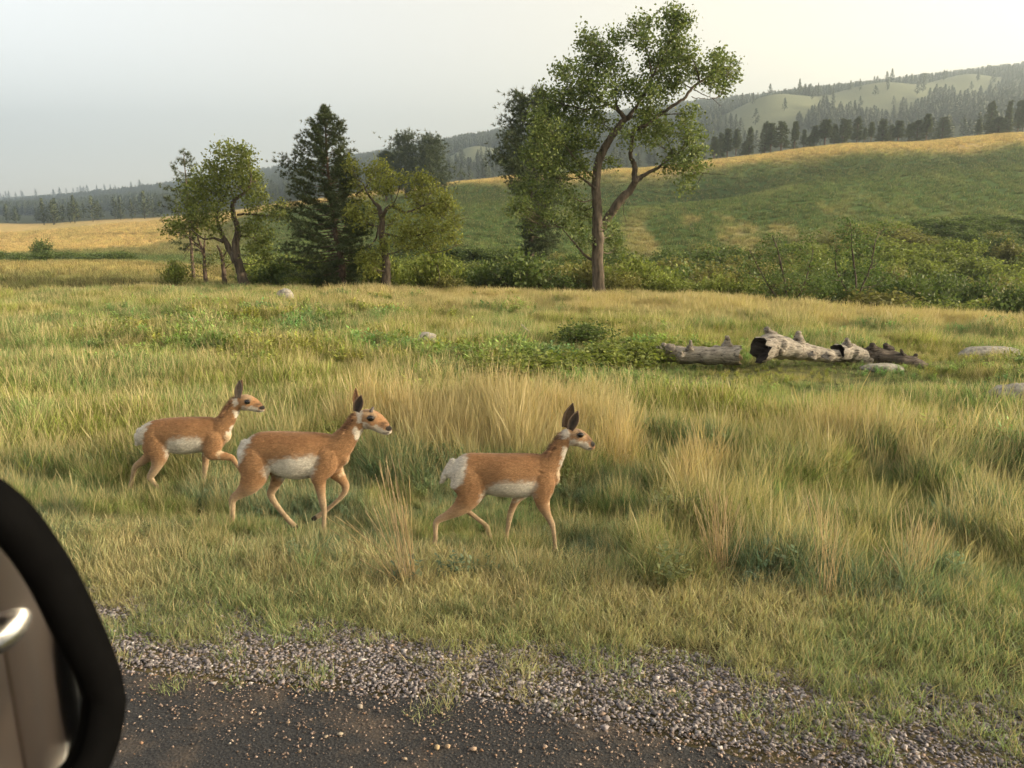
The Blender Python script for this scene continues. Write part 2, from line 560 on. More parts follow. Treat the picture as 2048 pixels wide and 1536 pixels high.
def build_road():
    aa = np.concatenate([np.linspace(-60, -5, 40, endpoint=False), np.linspace(-5, 5, 260), np.linspace(5, 60, 40)[1:]])
    ss = np.array([0, -.04, -.12, -.3, -.7, -1.5, -3.5, -7.0])
    A, S = np.meshgrid(aa, ss, indexing='ij')
    edge = .10 * (fbm(aa * 1.3, aa * 0 + 3, 51) - .5) + .05 * (fbm(aa * 9, aa * 0 + 7, 52) - .5)
    S0 = S
    S = S + (edge * 2 + edge_off(aa))[:, None] * np.exp(S / .8)
    Z = np.where(S0 > -.02, -.006, .008) + .004 * (fbm(A * 3, S * 3, 55) - .5)
    P = rp(A, S, Z)
    P[..., 2] += np.where(ss[None] < -.01, 0.0, -.01)
    n, m = A.shape
    i = np.arange(n - 1)[:, None]; j = np.arange(m - 1)[None]
    f4 = np.stack([i * m + j, i * m + j + 1, (i + 1) * m + j + 1, (i + 1) * m + j], -1).reshape(-1, 4)[:, ::-1]
    me = mesh_np('road', P.reshape(-1, 3), [f4])
    m_, t, out = new_mat('asphalt')
    p = nd(t, 'ShaderNodeBsdfPrincipled')
    p.inputs['Roughness'].default_value = .85
    p.inputs['Specular IOR Level'].default_value = .3
    geo = nd(t, 'ShaderNodeNewGeometry')
    f1 = noise(t, geo.outputs['Position'], 2.2, 6, .65)
    f2 = noise(t, geo.outputs['Position'], 130, 3, .7)
    vo = nd(t, 'ShaderNodeTexVoronoi'); vo.inputs['Scale'].default_value = 75
    t.links.new(geo.outputs['Position'], vo.inputs['Vector'])
    base = ramp(t, f2, [(.3, (.012, .012, .013)), (.55, (.034, .033, .034)), (.75, (.09, .085, .082))])
    dirt = ramp(t, f1, [(.50, (0, 0, 0)), (.64, (1, 1, 1))])
    c = mixc(t, dirt, base, mixc(t, .32, base, (.20, .145, .10)))
    t.links.new(c, p.inputs['Base Color'])
    t.links.new(bumpn(t, mixc(t, .5, f2, vo.outputs['Distance']), .9, .01), p.inputs['Normal'])
    t.links.new(p.outputs[0], out.inputs[0])
    tag(link('road', me, m_), 'dark worn asphalt road with crumbling dirty edge', None, None, 'structure')
build_road()

# ------------------------------------------------------------------ gravel shoulder (stones nobody could count)
def ico():
    p = (1 + 5 ** .5) / 2
    v = np.array([(-1, p, 0), (1, p, 0), (-1, -p, 0), (1, -p, 0), (0, -1, p), (0, 1, p), (0, -1, -p), (0, 1, -p), (p, 0, -1), (p, 0, 1), (-p, 0, -1), (-p, 0, 1)], float)
    f = np.array([(0, 11, 5), (0, 5, 1), (0, 1, 7), (0, 7, 10), (0, 10, 11), (1, 5, 9), (5, 11, 4), (11, 10, 2), (10, 7, 6), (7, 1, 8), (3, 9, 4), (3, 4, 2), (3, 2, 6), (3, 6, 8), (3, 8, 9), (4, 9, 5), (2, 4, 11), (6, 2, 10), (8, 6, 7), (9, 8, 1)])
    return v / np.linalg.norm(v[0]), f
ICO_V, ICO_F = ico()

def rand_rot(n):
    q = rng.normal(size=(n, 4)); q /= np.linalg.norm(q, axis=1)[:, None]
    w, x, y, z = q.T
    return np.stack([np.stack([1 - 2 * (y * y + z * z), 2 * (x * y - z * w), 2 * (x * z + y * w)], -1),
                     np.stack([2 * (x * y + z * w), 1 - 2 * (x * x + z * z), 2 * (y * z - x * w)], -1),
                     np.stack([2 * (x * z - y * w), 2 * (y * z + x * w), 1 - 2 * (x * x + y * y)], -1)], 1)

OCT_V = np.array([(1, 0, 0), (-1, 0, 0), (0, 1, 0), (0, -1, 0), (0, 0, 1), (0, 0, -1)], float)
OCT_F = np.array([(0, 2, 4), (2, 1, 4), (1, 3, 4), (3, 0, 4), (2, 0, 5), (1, 2, 5), (3, 1, 5), (0, 3, 5)])
def stones(P, size, cols, chip=False):
    n = len(P)
    BV, BF = (OCT_V, OCT_F) if chip else (ICO_V, ICO_F)
    nv = len(BV)
    if chip:
        sh = BV[None] * 1.15 + rng.normal(0, .30, (n, nv, 3))
    else:
        sh = BV[None] * (1 + .35 * (rng.random((n, nv, 1)) - .5) * 2)
    sh = sh * (size[:, None] * np.stack([1 + .5 * rng.random(n), .8 + .3 * rng.random(n), .5 + .25 * rng.random(n)], -1))[:, None]
    rz = rng.random(n) * 6.283; tl = (rng.random(n) - .5) * .8
    c, s = np.cos(rz), np.sin(rz); ct, st = np.cos(tl), np.sin(tl)
    z0 = np.zeros(n); o1 = np.ones(n)
    Rz = np.stack([np.stack([c, -s, z0], -1), np.stack([s, c, z0], -1), np.stack([z0, z0, o1], -1)], 1)
    Rx = np.stack([np.stack([o1, z0, z0], -1), np.stack([z0, ct, -st], -1), np.stack([z0, st, ct], -1)], 1)
    V = np.einsum('nij,nkj->nki', Rz @ Rx, sh) + P[:, None]
    Fc = BF[None] + (np.arange(n) * nv)[:, None, None]
    C = np.repeat(cols[:, None], nv, 1)
    return V.reshape(-1, 3), Fc.reshape(-1, 3), C.reshape(-1, 3)

def stone_cols(n):
    base = np.array([[.25, .22, .225], [.18, .16, .165], [.33, .295, .29], [.27, .20, .16], [.09, .085, .09], [.42, .385, .375]])
    k = rng.choice(len(base), n, p=[.3, .25, .17, .08, .14, .06])
    return base[k] * (.65 + .45 * rng.random((n, 1)))

def gravel_mask(a, s):
    n = fbm(a * 1.1 + 4, s * 1.6, 61)
    width = np.interp(a, [-6, -2.4, -1.2, 0, 1.2, 2.5, 6], [1.0, .95, .80, .52, .50, .40, .35])
    return s < width * (.55 + .9 * n)

def build_gravel():
    N = 92000
    a = rng.uniform(-4.2, 3.8, N); s = rng.uniform(-.36, 1.15, N)
    keep = gravel_mask(a, s) & (rng.random(N) < np.interp(s, [-.5, .02, .3, .6, 1.1], [1, 1, 1, .7, .35])) & (s > edge_off(a) - .03 - .10 * rng.random(N) ** 3)
    a, s = a[keep], s[keep]
    size = .0036 + .0065 * rng.random(len(a)) ** 2.5 + (rng.random(len(a)) < .02) * .006
    P = rp(a, s, 0.)
    P[:, 2] = np.maximum(ground_z(P[:, 0], P[:, 1]), np.where(s < edge_off(a) + .03, .006, -9)) + size * .35
    V, Fc, C = stones(P, size, stone_cols(len(a)), True)
    tag(link('gravel', mesh_np('gravel', V, [Fc], {'col': C}), M_stone), 'grey crushed stone gravel along the road edge', None, None, 'stuff')
    # fine grit thrown onto the asphalt
    N = 6500
    a = rng.uniform(-3.2, 2.6, N); s = -np.abs(rng.normal(0, .28, N)) - .02 + edge_off(a)
    size = .0018 + .0042 * rng.random(N) ** 2.5
    P = rp(a, s, .010); P[:, 2] += size * .3
    cols = stone_cols(N) * np.array([1.25, 1.05, .85])
    V, Fc, C = stones(P, size, cols, True)
    tag(link('road_grit', mesh_np('road_grit', V, [Fc], {'col': C}), M_stone), 'fine tan grit strewn over the dark asphalt', None, None, 'stuff')
    k = 0
    for px, py, sz, c in [(652, 1480, .013, (.45, .36, .27)), (680, 1476, .016, (.5, .42, .32)), (895, 1500, .016, (.5, .36, .24)), (946, 1507, .02, (.52, .38, .28)),
                          (875, 1502, .018, (.5, .37, .22)), (577, 1453, .015, (.4, .3, .22)), (720, 1421, .02, (.42, .36, .3)), (958, 1470, .012, (.5, .36, .28)),
                          (848, 1487, .010, (.5, .34, .25)), (783, 1492, .010, (.5, .42, .36)), (460, 1492, .008, (.5, .46, .4)), (600, 1510, .012, (.45, .32, .2)),
                          (1040, 1512, .014, (.48, .38, .3)), (1090, 1500, .013, (.42, .32, .26)), (810, 1525, .012, (.5, .4, .3)), (520, 1435, .012, (.4, .34, .28))]:
        P = ground_hit(px, py)
        V, Fc, C = stones(np.array([[0., 0, 0]]), np.array([sz * .62]), np.array([c]) * .7)
        V[:, 2] -= V[:, 2].min()
        o = link('pebble', mesh_np('pebble', V, [Fc], {'col': C}), M_stone, None, (P[0], P[1], .010))
        tag(o, 'tan pebble lying loose on the dark asphalt edge', 'pebble', 'loose pebbles on the asphalt edge')
build_gravel()

# ------------------------------------------------------------------ grass prototypes
def blades(n, h0, h1, base_r, lean, curve, w, dry=0.0, seeds=0.0, seg=4, upright=0.0):
    """one tuft: n tapering blades; col.r = brightness, col.g = dryness"""
    hh = rng.uniform(h0, h1, n)
    az_ = rng.random(n) * 6.283
    rb = base_r * np.sqrt(rng.random(n))
    ab = rng.random(n) * 6.283
    base = np.stack([rb * np.cos(ab), rb * np.sin(ab), np.zeros(n)], -1)
    d = np.stack([np.cos(az_), np.sin(az_), np.zeros(n)], -1)
    ln = np.abs(rng.normal(0, lean, n)); cv = np.abs(rng.normal(curve, curve * .5, n))
    isd = (rng.random(n) < dry)
    t = np.linspace(0, 1, seg + 1)
    ang = ln[:, None] + cv[:, None] * t[None] ** 1.5
    ang = np.minimum(ang, 2.2)
    ds = hh[:, None] / seg
    hx = np.concatenate([np.zeros((n, 1)), np.cumsum(np.sin((ang[:, 1:] + ang[:, :-1]) / 2) * ds, 1)], 1)
    hz = np.concatenate([np.zeros((n, 1)), np.cumsum(np.cos((ang[:, 1:] + ang[:, :-1]) / 2) * ds, 1)], 1)
    C = base[:, None] + d[:, None] * hx[..., None] + np.array([0, 0, 1.]) * hz[..., None]
    sd_ = rng.random(n) * 3.1416
    side = np.stack([np.cos(sd_), np.sin(sd_), np.zeros(n)], -1)
    ww = w * (.7 + .6 * rng.random(n))
    prof = np.array([.8, 1, .9, .65, .1]) if seg == 4 else np.linspace(1, .1, seg + 1)
    hasseed = rng.random(n) < seeds
    pr = np.where(hasseed[:, None], np.array([.45, .42, .40, 1.5, .25])[None] if seg == 4 else prof[None], prof[None])
    off = side[:, None] * (ww[:, None] * pr / 2)[..., None]
    V = np.stack([C - off, C + off], 2).reshape(-1, 3)
    k = np.arange(n)[:, None] * (seg + 1) * 2 + np.arange(seg)[None] * 2
    f4 = np.stack([k, k + 1, k + 3, k + 2], -1).reshape(-1, 4)
    br = rng.uniform(.5, 1.5, n)
    g = np.where(isd | hasseed, rng.uniform(.55, 1.0, n), rng.uniform(0, .12, n))
    col = np.stack([br, g, 0 * br, 0 * br + 1], -1)
    col = np.repeat(col, (seg + 1) * 2, 0)
    return V, f4, col

def forb(stems, h, leaves, ls):
    mb = MB()
    for _ in range(stems):
        a = rng.random() * 6.283; ln = rng.uniform(.05, .45); hh = h * rng.uniform(.6, 1.1)
        d = np.array([math.cos(a) * math.sin(ln), math.sin(a) * math.sin(ln), math.cos(ln)])
        b = np.array([*(rng.normal(0, .05, 2)), 0])
        br = rng.uniform(.75, 1.25)
        s = np.array([-d[1], d[0], 0]); s = s / (np.linalg.norm(s) + 1e-6) * .002
        mb.add(np.array([b - s, b + s, b + d * hh]), [[0, 1, 2]], None, (br * .8, 0, 0, 1))
        for k in range(leaves):
            t = rng.uniform(.25, 1.0)
            p = b + d * hh * t
            aa = rng.random() * 6.283; up = rng.uniform(-.1, .9)
            dd = np.array([math.cos(aa) * math.cos(up), math.sin(aa) * math.cos(up), math.sin(up)])
            sl = np.cross(dd, [0, 0, 1]); sl /= np.linalg.norm(sl) + 1e-6
            L = ls * rng.uniform(.6, 1.3)
            mb.add(np.array([p, p + dd * L * .5 + sl * L * .26, p + dd * L, p + dd * L * .5 - sl * L * .26]), None, [[0, 1, 2, 3]], (br * rng.uniform(.8, 1.3), rng.uniform(0, .08), 0, 1))
    return np.vstack(mb.V), (np.vstack(mb.F3), np.vstack(mb.F4)), np.vstack(mb.C)

def proto(name, parts):
    V, Fs, C, n = [], [], [], 0
    for v, f, c in parts:
        f = f if isinstance(f, tuple) else (f,)
        V.append(v); C.append(c); Fs += [x + n for x in f]; n += len(v)
    me = mesh_np(name, np.vstack(V), Fs, {'col': np.vstack(C)})
    me.materials.append(M_grass)
    return bpy.data.objects.new(name, me)

G = []
def gp(n, fn):
    i0 = len(G)
    for k in range(n): G.append(proto('grass_tuft_%02d' % len(G), fn()))
    return list(range(i0, i0 + n))
K_short = gp(4, lambda: [blades(54, .04, .13, .10, .55, .7, .0034, .12), blades(9, .06, .16, .1, 1.2, .2, .0035, 1), blades(5, .05, .1, .1, .7, .6, .009, .05)])
K_green = gp(5, lambda: [blades(52, .16, .42, .09, .30, .85, .0052, .06), blades(9, .15, .34, .09, .45, .9, .011, .05), blades(7, .14, .32, .12, 1.15, .3, .004, 1), blades(5, .3, .5, .08, .15, .35, .003, 1, .3)])
K_mixed = gp(5, lambda: [blades(42, .18, .42, .10, .30, .75, .0052, .14), blades(8, .15, .34, .09, .45, .9, .010, .1), blades(8, .16, .4, .12, 1.1, .3, .004, 1), blades(12, .35, .62, .09, .16, .30, .0034, 1, .4)])
K_dry = gp(5, lambda: [blades(24, .35, .82, .12, .16, .26, .0050, 1, .5), blades(30, .15, .36, .1, .3, .7, .0052, .2)])
K_forb = gp(5, lambda: [forb(9, .36, 16, .05)])
K_far = gp(4, lambda: [blades(52, .20, .46, .22, .35, .6, .010, .10, .05), blades(5, .35, .6, .2, .2, .3, .007, 1, .5)])
K_fard = gp(4, lambda: [blades(34, .28, .60, .25, .25, .35, .009, .9, .4), blades(20, .2, .35, .25, .3, .5, .010, .2)])
K_fforb = gp(4, lambda: [forb(11, .42, 14, .085)])
K_clump = gp(4, lambda: [blades(70, .3, .8, .55, .4, .6, .035, .08, 0)])
GC = proto_collection('grass_tufts', G)

T_green = np.array([.145, .215, .075]); T_ygreen = np.array([.24, .30, .085]); T_gold = np.array([.46, .36, .17])
T_blue = np.array([.18, .23, .115]); T_olive = np.array([.20, .205, .07]); T_bright = np.array([.25, .29, .07])

def scat_sector(n, r0, r1, half, power=1.0):
    """random points over the sector in front, roughly even per area^power"""
    q = rng.random(n)
    e = 2 * power
    r = (r0 ** e + q * (r1 ** e - r0 ** e)) ** (1 / e)
    a = rng.uniform(-R(half), R(half), n)
    return r * np.sin(a), r * np.cos(a)

def grass_patch(name, label, X, Y, kinds_fn):
    Z = ground_z(X, Y)
    P = np.stack([X, Y, Z - .01], -1)
    u, v = proj(P)
    pick, tint, sc, keep = kinds_fn(X, Y, u, v)
    n = len(X)
    rot = np.stack([rng.normal(0, .09, n), rng.normal(0, .09, n) - .03, rng.random(n) * 6.283], -1)
    s3 = np.stack([sc * rng.uniform(.85, 1.2, n), sc * rng.uniform(.85, 1.2, n), sc * rng.uniform(.8, 1.2, n)], -1)
    tint = tint * rng.uniform(.66, 1.34, (n, 1)) * rng.uniform(.94, 1.06, (n, 3))
    k = keep
    o = scatter(name, P[k], rot[k], s3[k], pick[k], tint[k], GC)
    tag(o, label, None, None, 'stuff')
    return o

def choose(kinds):
    return np.array(kinds)[rng.integers(0, len(kinds), 1)][0]

def pick_from(n, w, kinds):
    """w list of (n,) weights, kinds list of lists"""
    Wt = np.stack(w, -1); Wt = Wt / Wt.sum(-1, keepdims=True)
    cs = np.cumsum(Wt, -1)
    r = rng.random((n, 1))
    k = np.minimum((r > cs).sum(-1), len(kinds) - 1)
    out = np.zeros(n, int)
    for i, ks in enumerate(kinds):
        m = k == i
        out[m] = np.array(ks)[rng.integers(0, len(ks), m.sum())]
    return out, k

def dry_mask(u, v, X, Y):
    """the tall dry stand behind the animals and other straw-coloured patches, by ground position"""
    n = fbm(X * .8, Y * .8, 71)
    d = np.exp(-((u - 965) / 225) ** 2 - ((v - 892) / 52) ** 2) * 1.35
    d = np.maximum(d, .7 * np.exp(-((u - 1240) / 55) ** 2 - ((v - 925) / 45) ** 2))
    d = np.maximum(d, .38 * np.exp(-((u - 1420) / 150) ** 2 - ((v - 985) / 60) ** 2))
    d = np.maximum(d, .30 * np.exp(-((u - 1750) / 330) ** 2 - ((v - 900) / 80) ** 2))
    d = np.maximum(d, .30 * np.exp(-((u - 250) / 330) ** 2 - ((v - 850) / 70) ** 2))
    feet = np.exp(-((u - 690) / 520) ** 6 - ((v - 1075) / 85) ** 4)
    return np.clip(d + (n - .5) * .5, 0, 1) * (1 - .9 * feet)

def near_kinds(X, Y, u, v):
    n = len(X)
    s = road_s(X, Y)
    a = X * RDX + (Y - 2.72) * RDY
    nn = fbm(X * .7, Y * .7, 81); n2 = fbm(X * 1.7 + 5, Y * 1.7, 82)
    d = dry_mask(u, v, X, Y)
    tall = smooth(1.15, 2.3, s + .7 * (nn - .5))
    w_short = (1 - tall) * 1.0 + 1e-6
    w_green = tall * (1 - d) * (.7 + .2 * (nn > .5))
    w_mixed = tall * (1 - d) * .28 + tall * d * .25
    w_dry = tall * np.clip(d - .25, 0, 1) * 1.9
    w_forb = tall * (1 - d) * smooth(.60, .75, n2) * .55
    pick, k = pick_from(n, [w_short, w_green, w_mixed, w_dry, w_forb], [K_short, K_green, K_mixed, K_dry, K_forb])
    T = np.where((n2 < .5)[:, None], T_green, T_blue)
    yl = smooth(5.5, 9, Y) * .75
    T = T * (1 - yl[:, None]) + T_ygreen * yl[:, None]
    sh = (k == 0)
    straw_edge = smooth(.36, .70, n2)[:, None]
    T = np.where(sh[:, None], np.array([.20, .25, .115]) * (1 - straw_edge * .85) + np.array([.38, .345, .185]) * straw_edge * .85, T)
    T = np.where((k == 3)[:, None], T_gold * .85, T)
    rt = smooth(1180, 1380, u)
    low = np.interp(v, [940, 1010, 1080, 1250], [.85, .52, .50, .55]) * (1 - rt) + np.interp(v, [940, 1010, 1150, 1250], [.85, .85, .80, .55]) * rt
    feet = np.exp(-((u - 690) / 520) ** 6 - ((v - 1075) / 85) ** 4)
    low = low * (.75 + .6 * n2) * (1 - .30 * feet)
    sc = np.where(sh, .65 + .55 * smooth(.4, 1.5, s), low)
    cl_ = smooth(.30, .72, vnoise(X * 2.3, Y * 2.3, 77))
    sc = np.where(sh, sc, sc * (.62 + .62 * cl_))
    hue = smooth(.3, .7, vnoise(X * 1.9 + 31, Y * 1.9, 78))[:, None]
    T = np.where(sh[:, None], T, T * (np.array([.82, .95, 1.15]) * (1 - hue) + np.array([1.16, 1.02, .85]) * hue))
    sc = np.where(k == 3, .8 + .25 * cl_, sc)
    sc = np.where(k == 4, sc * .8, sc)
    edge = s + .5 * (fbm(a * 1.2 + 2, s * 1.2, 91) - .5)
    pk = np.maximum(smooth(.10, .62, edge + .12 * smooth(.2, 1.6, a)), (.10 + .22 * smooth(.3, 1.6, a)) * smooth(-.3, .1, edge))
    # bare gravel patch inside the verge
    pk = pk * (1 - .9 * np.exp(-((u - 1330) / 70) ** 2 - ((v - 1320) / 22) ** 2))
    keep = rng.random(n) < pk
    return pick, T, sc, keep

X, Y = scat_sector(15500, 2.6, 9.0, 46, .85)
grass_patch('grass', 'green and straw prairie grass around the walking animals', X, Y, near_kinds)

def field_kinds(X, Y, u, v):
    n = len(X)
    nn = fbm(X * .35, Y * .35, 101); n2 = fbm(X * .9, Y * .9, 102); n3 = fbm(X * .16, Y * .3, 103)
    d = dry_mask(u, v, X, Y)
    crest = smooth(640, 606, v - (u - 1000).clip(0, 2000) * .05) * smooth(500, 900, u)
    crest = np.maximum(crest, smooth(585, 540, v) * .7)
    forbw = .5 * np.exp(-((v - 712) / 70) ** 2) * smooth(60, 300, u) * smooth(1500, 1300, u)
    forbw = np.maximum(forbw, .25 * np.exp(-((v - 765) / 40) ** 2) * smooth(1200, 1400, u))
    forbw = forbw * (.55 + .45 * smooth(700, 950, u))
    forbw = forbw * smooth(.38, .60, nn)
    w_far = (1 - forbw) * (1 - crest) * 1.0 + .05
    w_dry = (crest * .9 + np.clip(d - .2, 0, 1) * 1.2 + smooth(.60, .74, n2) * .22) * (1 - .8 * forbw)
    w_forb = forbw * 1.5 + smooth(.62, .72, n3) * .5
    pick, k = pick_from(n, [w_far, w_dry, w_forb], [K_far, K_fard, K_fforb])
    T = T_ygreen * (1 - smooth(.42, .6, n3)[:, None] * .55) + T_green * smooth(.42, .6, n3)[:, None] * .55
    T = T * (1 - .45 * smooth(.5, .65, n2)[:, None]) + T_olive * .45 * smooth(.5, .65, n2)[:, None]
    T = np.where((k == 2)[:, None], np.where((n2 > .5)[:, None], T_bright, T_ygreen * np.array([.8, 1, 1])), T)
    T = np.where((k == 1)[:, None], T_ygreen * np.array([1.25, 1.0, 1.0]), T)
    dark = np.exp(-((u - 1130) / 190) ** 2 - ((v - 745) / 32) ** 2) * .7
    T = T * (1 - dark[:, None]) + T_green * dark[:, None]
    sc = .62 + .45 * nn + .1 * (k == 2) - .2 * smooth(24, 36, Y)
    cl_ = smooth(.30, .72, vnoise(X * 1.1, Y * 1.1, 79))
    sc = sc * (.72 + .5 * cl_)
    hue = smooth(.3, .7, vnoise(X * .8 + 31, Y * .8, 80))[:, None]
    T = T * (np.array([.84, .95, 1.1]) * (1 - hue) + np.array([1.14, 1.02, .88]) * hue)
    logs = np.exp(-((u - 1670) / 390) ** 4 - ((v - 756) / 52) ** 4)
    sc = sc * (1 - .66 * logs) * np.where(k == 2, .85, 1)
    return pick, T, sc, np.ones(n, bool)

X, Y = scat_sector(30000, 8.2, 36, 44, .62)
grass_patch('grass', 'yellow green meadow grass and forbs up to the ravine edge', X, Y, field_kinds)

def slope_kinds(X, Y, u, v):
    n = len(X)
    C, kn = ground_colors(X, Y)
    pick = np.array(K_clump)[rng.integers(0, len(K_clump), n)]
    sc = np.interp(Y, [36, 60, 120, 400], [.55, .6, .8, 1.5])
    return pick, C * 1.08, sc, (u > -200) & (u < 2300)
X, Y = scat_sector(42000, 38, 330, 40, .62)
grass_patch('grass', 'rough grass on the far slope and golden ridge', X, Y, slope_kinds)
# ------------------------------------------------------------------ trees
def z4(x, y): return 950 + x / 2.4767, y / 2.4767
def z5(x, y): return 280 + x / 2.9257, 200 + y / 2.9257
def z7(x, y): return 1350 + x / 2.648, 80 + y / 2.648

def leaf_quads(C, size, droop=.35, n_out=None):
    """kite-shaped leaves at centres C"""
    n = len(C)
    d = rng.normal(size=(n, 3)); d[:, 2] = d[:, 2] * .7 - droop
    d /= np.linalg.norm(d, axis=1)[:, None]
    r = rng.normal(size=(n, 3))
    s = np.cross(d, r); s /= np.linalg.norm(s, axis=1)[:, None] + 1e-9
    L = size * (.45 + 1.0 * rng.random(n))[:, None]
    V = np.stack([C - d * L * .5, C + s * L * .40 - d * L * .1, C + d * L * .55, C - s * L * .40 - d * L * .1], 1).reshape(-1, 3)
    f = np.arange(n * 4).reshape(n, 4)
    return V, f

def leaf_tree(name, label, cat, conv, Y0, stems, blobs, leafcol, leaf=.085, dens=1.0, depth=1.0, group=None, barkmat=None, clsize=.20, per=26, rscale=1.0):
    """stems: list of polylines [(x,y,width)...] in zoom coords; blobs (x,y,r) in zoom coords"""
    mpp = Y0 / F
    base = np.array([float(c) for c in at(*conv(*stems[0][0][:2]), Y0)])
    g = gz(base[0], base[1])
    base[2] = g
    root = empty(name, tuple(base), label, cat, group)
    mb = MB()
    zs = (conv(1, 0)[0] - conv(0, 0)[0])
    paths = []
    for si, st in enumerate(stems):
        q = np.array(st, float)
        px, py = conv(q[:, 0], q[:, 1])
        P = at(px, py, Y0) + 0
        P[:, 1] += (0 if si == 0 else 1) * np.cumsum(rng.normal(0, .10, len(P)))
        rad = q[:, 2] * zs * mpp * .5
        if si == 0:
            P = np.vstack([[P[0, 0], P[0, 1], g - .25], P]); rad = np.concatenate([[rad[0] * 1.35], rad])
            rad[1] *= 1.12
        S = spline(np.column_stack([P, rad]), 5)
        S[:, :3] += rng.normal(0, .012, (len(S), 3))
        mb.tube(S[:, :3] - base, np.maximum(S[:, 3], .006), 10 if si < 3 else 7, True, .06)
        paths.append(S)
    allp = np.vstack(paths[0:])
    L = []
    cols = []
    for (bx, by, br) in blobs:
        px, py = conv(bx, by)
        r = br * zs * mpp * rscale
        dy = rng.uniform(-1, 1) * depth
        c = at(px, py, Y0 + dy)
        # limb from the nearest stem point below
        dist = np.linalg.norm(allp[:, :3] - c, axis=1) + 2.0 * np.maximum(0, allp[:, 2] - c[2] + .1)
        k = int(np.argmin(dist)); a = allp[k, :3]
        mid = (a + c) / 2 + rng.normal(0, .08, 3) + np.array([0, 0, -.10 * np.linalg.norm(c - a)])
        r0 = min(allp[k, 3] * .6, .012 + .016 * np.linalg.norm(c - a))
        q = spline(np.array([a, mid, c]), 4)
        mb.tube(q - base, np.linspace(max(r0, .012), .008, len(q)), 5, False)
        n = max(4, int(dens * 34 * r * r + 5))
        u_ = rng.normal(size=(n, 3)); u_ /= np.linalg.norm(u_, axis=1)[:, None]
        cl = c + u_ * (r * rng.random(n) ** .45)[:, None] * np.array([1, 1.25, 1])
        for p in cl:
            if rng.random() < .5:
                s0 = q[rng.integers(2, len(q))]
                m2 = (s0 + p) / 2 + rng.normal(0, .05, 3)
                mb.tube(np.array([s0, m2, p]) - base, [.008, .006, .003], 3, False)
        m = rng.poisson(per, n)
        cc = np.repeat(cl, m, 0)
        off = rng.normal(0, 1, (len(cc), 3)) * clsize * np.array([1, 1, .85])
        off[:, 2] -= .25 * np.abs(off[:, 0])
        L.append(cc + off)
        tone = np.repeat(rng.uniform(.75, 1.2, n), m)
        cols.append(tone * rng.uniform(.75, 1.3, len(cc)))
    C = np.vstack(L) - base
    tone = np.concatenate(cols)
    V, f = leaf_quads(C, leaf)
    hue = rng.random(len(C))[:, None]
    lc = (np.array(leafcol[0]) * (1 - hue) + np.array(leafcol[1]) * hue) * tone[:, None]
    link('trunk', mb.mesh('trunk', smooth_sh=True), barkmat or M_bark, root)
    link('crown', mesh_np('crown', V, [f], {'col': np.repeat(lc, 4, 0)}), M_leaf, root)
    return root

CW = ((.105, .145, .045), (.19, .22, .075))       # cottonwood leaf greens
t1_stems = [
 [(612, 1462, 60), (608, 1300, 56), (608, 1160, 58), (605, 1080, 50), (605, 1000, 46), (600, 900, 42), (612, 800, 40), (650, 720, 37), (690, 660, 33), (735, 600, 30), (775, 572, 24)],
 [(622, 1140, 44), (660, 1080, 42), (710, 1000, 42), (760, 950, 36), (795, 890, 30)],
 [(793, 892, 28), (850, 860, 18), (910, 830, 14), (960, 790, 8), (1000, 765, 5)],
 [(790, 890, 28), (792, 820, 26), (772, 775, 20), (772, 730, 19), (785, 650, 17), (850, 620, 16), (910, 572, 16), (960, 540, 15), (1020, 500, 14), (1060, 450, 13), (1110, 412, 11), (1180, 370, 6), (1260, 340, 3)],
 [(745, 585, 24), (705, 543, 19), (660, 515, 14), (600, 480, 9), (530, 400, 5)],
 [(715, 550, 14), (702, 500, 12), (695, 400, 9), (670, 280, 6), (620, 200, 3)],
 [(760, 575, 20), (820, 500, 15), (880, 380, 12), (950, 240, 9), (985, 110, 4)],
 [(880, 380, 8), (860, 250, 6), (820, 140, 3)],
 [(585, 1290, 15), (535, 1255, 12), (480, 1190, 8), (430, 1130, 5)],
 [(596, 935, 18), (560, 905, 12), (500, 860, 8), (420, 800, 5)],
 [(592, 880, 16), (552, 850, 10), (470, 760, 7), (380, 640, 4)],
 [(660, 515, 10), (560, 540, 7), (450, 520, 5), (340, 480, 3)],
 [(1085, 440, 5), (1130, 460, 4), (1180, 480, 3), (1225, 525, 1.5)],
 [(1070, 480, 4), (1130, 490, 3), (1200, 490, 1.5)],
 [(1100, 850, 4), (1150, 862, 3), (1230, 870, 1.5)],
 [(740, 1000, 5), (735, 1040, 3), (750, 1100, 2)],
]
